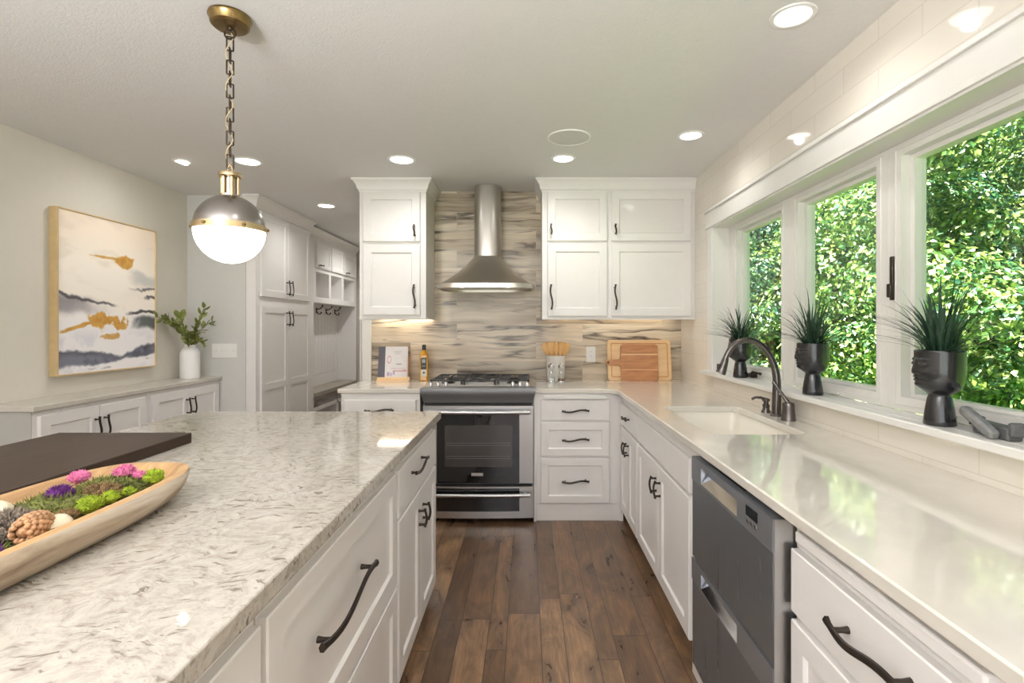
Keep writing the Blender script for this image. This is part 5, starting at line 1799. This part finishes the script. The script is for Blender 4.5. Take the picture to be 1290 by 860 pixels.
downlight('recessed ceiling light nearest the camera, over the window counter', 0.938, 1.806, 0.12, 0.0, 1.6)
downlight('recessed ceiling light in the corner near upper cabinet and windows', 0.94, 2.94, 0.12, 0.0, 1.6)
downlight('recessed ceiling light in front of the left upper cabinet', -0.825, 3.366, 0.15)
downlight('recessed ceiling light in front of the range hood', 0.236, 3.342, 0.13)
downlight('recessed ceiling light beside the pendant chain', -1.855, 3.40, 0.15)
downlight('small tilted eyeball light aimed at the painting', -2.29, 3.40, 0.085, 0.35, 2)
downlight('recessed ceiling light in the hall by the tall pantry', -1.824, 4.65, 0.14, 0.0, 3)
downlight('recessed ceiling light far down the hall', -1.824, 6.3, 0.14, 0.0, 7)
for xx, yy in ((-0.1, 0.9), (-0.1, -0.9), (-2.0, -0.6)):  # unseen ceiling spots beyond the frame, without fixtures
    light('unseen_ceiling_spot', 'SPOT', (xx, yy, CEIL - 0.03), 4.2 * DOWNLIGHT_W, (1.0, 0.985, 0.965), (0, 0, 0), spot_size=2.8, spot_blend=1.0, shadow_soft_size=0.022)
s = thing('ceiling_speaker', 'round white speaker grille flush in the ceiling', 'speaker', (0.244, 2.97, CEIL))
MB().lathe([(0.125, 0.0), (0.124, -0.006), (0.118, -0.007), (0.117, -0.004)], seg=48, cap0=False, cap1=False).build('rim', M['plastic'], s)
MB().lathe([(0.1175, -0.0035), (0.06, -0.005), (0.0, -0.0055)], seg=48, cap0=False, cap1=False).build('grille', M['panel_grey'], s)

# ================================================================== outside: trees, far house
def crown_mesh(name, seed, n_cl, per, rad, leaf, material):
    rnd = random.Random(seed)
    verts, faces = [], []
    cl = []
    for i in range(n_cl):
        while True:
            q = Vector((rnd.uniform(-1, 1), rnd.uniform(-1, 1), rnd.uniform(-1, 1)))
            if 0.25 < q.length < 1:
                break
        cl.append((Vector((q.x * rad[0], q.y * rad[1], q.z * rad[2])), rnd.uniform(0.45, 0.95)))
    for c_, cr in cl:
        for k in range(per):
            g = Vector((rnd.gauss(0, 1), rnd.gauss(0, 1), rnd.gauss(0, 1))).normalized()
            q = cr * rnd.uniform(0.55, 1.0) ** 0.5 * (1 + 0.35 * mnoise.noise(g * 2.5 + c_))
            p_ = c_ + Vector((g.x * q, g.y * q, g.z * q * 0.72))
            nrm = (g + Vector((rnd.uniform(-.7, .7), rnd.uniform(-.7, .7), rnd.uniform(-0.2, 0.9)))).normalized()
            a = nrm.cross(Vector((rnd.uniform(-1, 1), rnd.uniform(-1, 1), rnd.uniform(-1, 1)))).normalized()
            b = nrm.cross(a)
            L = leaf * rnd.uniform(0.6, 1.25)
            i0 = len(verts)
            verts += [p_ - a * L * .5, p_ + b * L * .36 - a * L * .08 + nrm * L * .1, p_ + a * L * .55, p_ - b * L * .36 - a * L * .08 + nrm * L * .1]
            faces += [(i0, i0 + 1, i0 + 2), (i0, i0 + 2, i0 + 3)]
    me = bpy.data.meshes.new(name)
    me.from_pydata([tuple(v_) for v_ in verts], [], faces)
    me.materials.append(material)
    return me


CR = [crown_mesh('crown_a', 1, 62, 720, (2.6, 2.6, 3.0), 0.1, M['tree_leaf']), crown_mesh('crown_b', 2, 62, 720, (2.9, 2.9, 2.6), 0.095, M['tree_leaf_dark']),
      crown_mesh('crown_c', 3, 52, 720, (2.2, 2.2, 2.4), 0.09, M['tree_leaf'])]


def tree(label, x, y, zc, k, s=1.0, rz=0.0):
    t = thing('leafy_tree', label, 'tree', (x, y, -2.6), rz, 'trees outside the windows')
    h_ = zc + 2.6
    o_ = bpy.data.objects.new('crown', CR[k])
    col.objects.link(o_)
    o_.parent = t
    o_.location = (0, 0, h_)
    o_.scale = (s, s, s)
    tk = MB()
    tk.sweep([(0, 0, 0), (0.05, 0.03, h_ * 0.35), (-0.06, 0.05, h_ * 0.7), (0.02, 0, h_ + 1.2)], [0.17 * s, 0.13 * s, 0.1 * s, 0.03], 10)
    rnd = random.Random(int(x * 10))
    for i in range(7):
        a = rnd.uniform(0, 2 * PI)
        z_ = h_ * 0.55 + i * 0.3
        tk.sweep([(0, 0, z_), (0.7 * math.cos(a), 0.7 * math.sin(a), z_ + 0.5), (1.7 * math.cos(a), 1.7 * math.sin(a), z_ + 0.9)], [0.06, 0.045, 0.015], 6)
    tk.build('trunk', M['bark'], t)


tree('bright green tree filling the nearest window', 8.4, 8.6, 2.1, 0, 1.1, 0.4)
tree('low bright tree right of the nearest window view, close to the house', 9.2, 5.4, 0.4, 0, 1.05, 2.4)
tree('bright yellow-green tree seen through the middle window', 7.4, 12.2, 1.7, 2, 1.25, 1.1)
tree('dark green tree seen through the far window', 6.0, 14.6, 2.2, 1, 1.05, 2.0)
tree('dark green tree behind the bright tree of the nearest window', 11.5, 10.8, 3.2, 1, 1.35, 0.9)
tree('tall bright tree behind the middle window tree', 10.0, 15.5, 3.4, 0, 1.45, 3.0)
tree('far dark tree between middle and far windows', 11.5, 21.5, 3.6, 1, 1.8, 0.2)
tree('far dark tree beyond the tall bright tree', 17.0, 20.0, 4.6, 1, 2.0, 1.7)
tree('far bright tree furthest along the garden', 13.0, 29.0, 4.2, 0, 2.1, 2.6)
tree('broad dark tree at the right edge behind the low bright tree', 13.5, 8.0, 2.4, 1, 1.5, 1.2)
tree('low leafy tree beneath the far window', 9.2, 19.0, -0.2, 2, 1.25, 0.7)
tree('tall tree closing the view at the right of the garden', 19.0, 13.5, 4.4, 0, 1.9, 2.2)

hs = thing('far_house', 'far neighbouring house with a slate blue gable roof among the trees', 'house', (9.3, 20.3, -2.6), 0.3)
MB().box(-1.6, 1.6, -1.6, 1.6, 0, 3.6).build('walls', M['siding'], hs)
slab = MB()
slab.loft([[(x_, y_, z_) for x_, z_ in ((-1.9, 3.5), (0, 4.75), (1.9, 3.5), (1.9, 3.62), (0, 4.9), (-1.9, 3.62))] for y_ in (-1.9, 1.9)])
slab.build('roof', M['blue_roof'], hs)
MB().box(-0.4, 0.4, -1.63, -1.6, 1.6, 2.7).build('window', M['display'], hs)

# wooded rise that closes the view
hm = MB()
rows = []
for j in range(9):
    row = []
    for i in range(70):
        t = i / 69
        a = -0.35 + 2.0 * t
        rr_ = 52 + j * 4
        h_ = -2.6 + 13 * math.sin(min(1, j / 6) * PI / 2) * (0.8 + 0.35 * mnoise.noise(Vector((t * 14, j * .5, 2)))) + 1.3 * mnoise.noise(Vector((t * 60, j * 2.0, 5)))
        row.append((rr_ * math.sin(a + 0.15), rr_ * math.cos(a + 0.15), h_ if j else -2.7))
    rows.append(row)
hm.loft(rows, False, False, False)
struct('hills', hm, M['hill'], 'green wooded rise far behind the garden trees', 'hill')
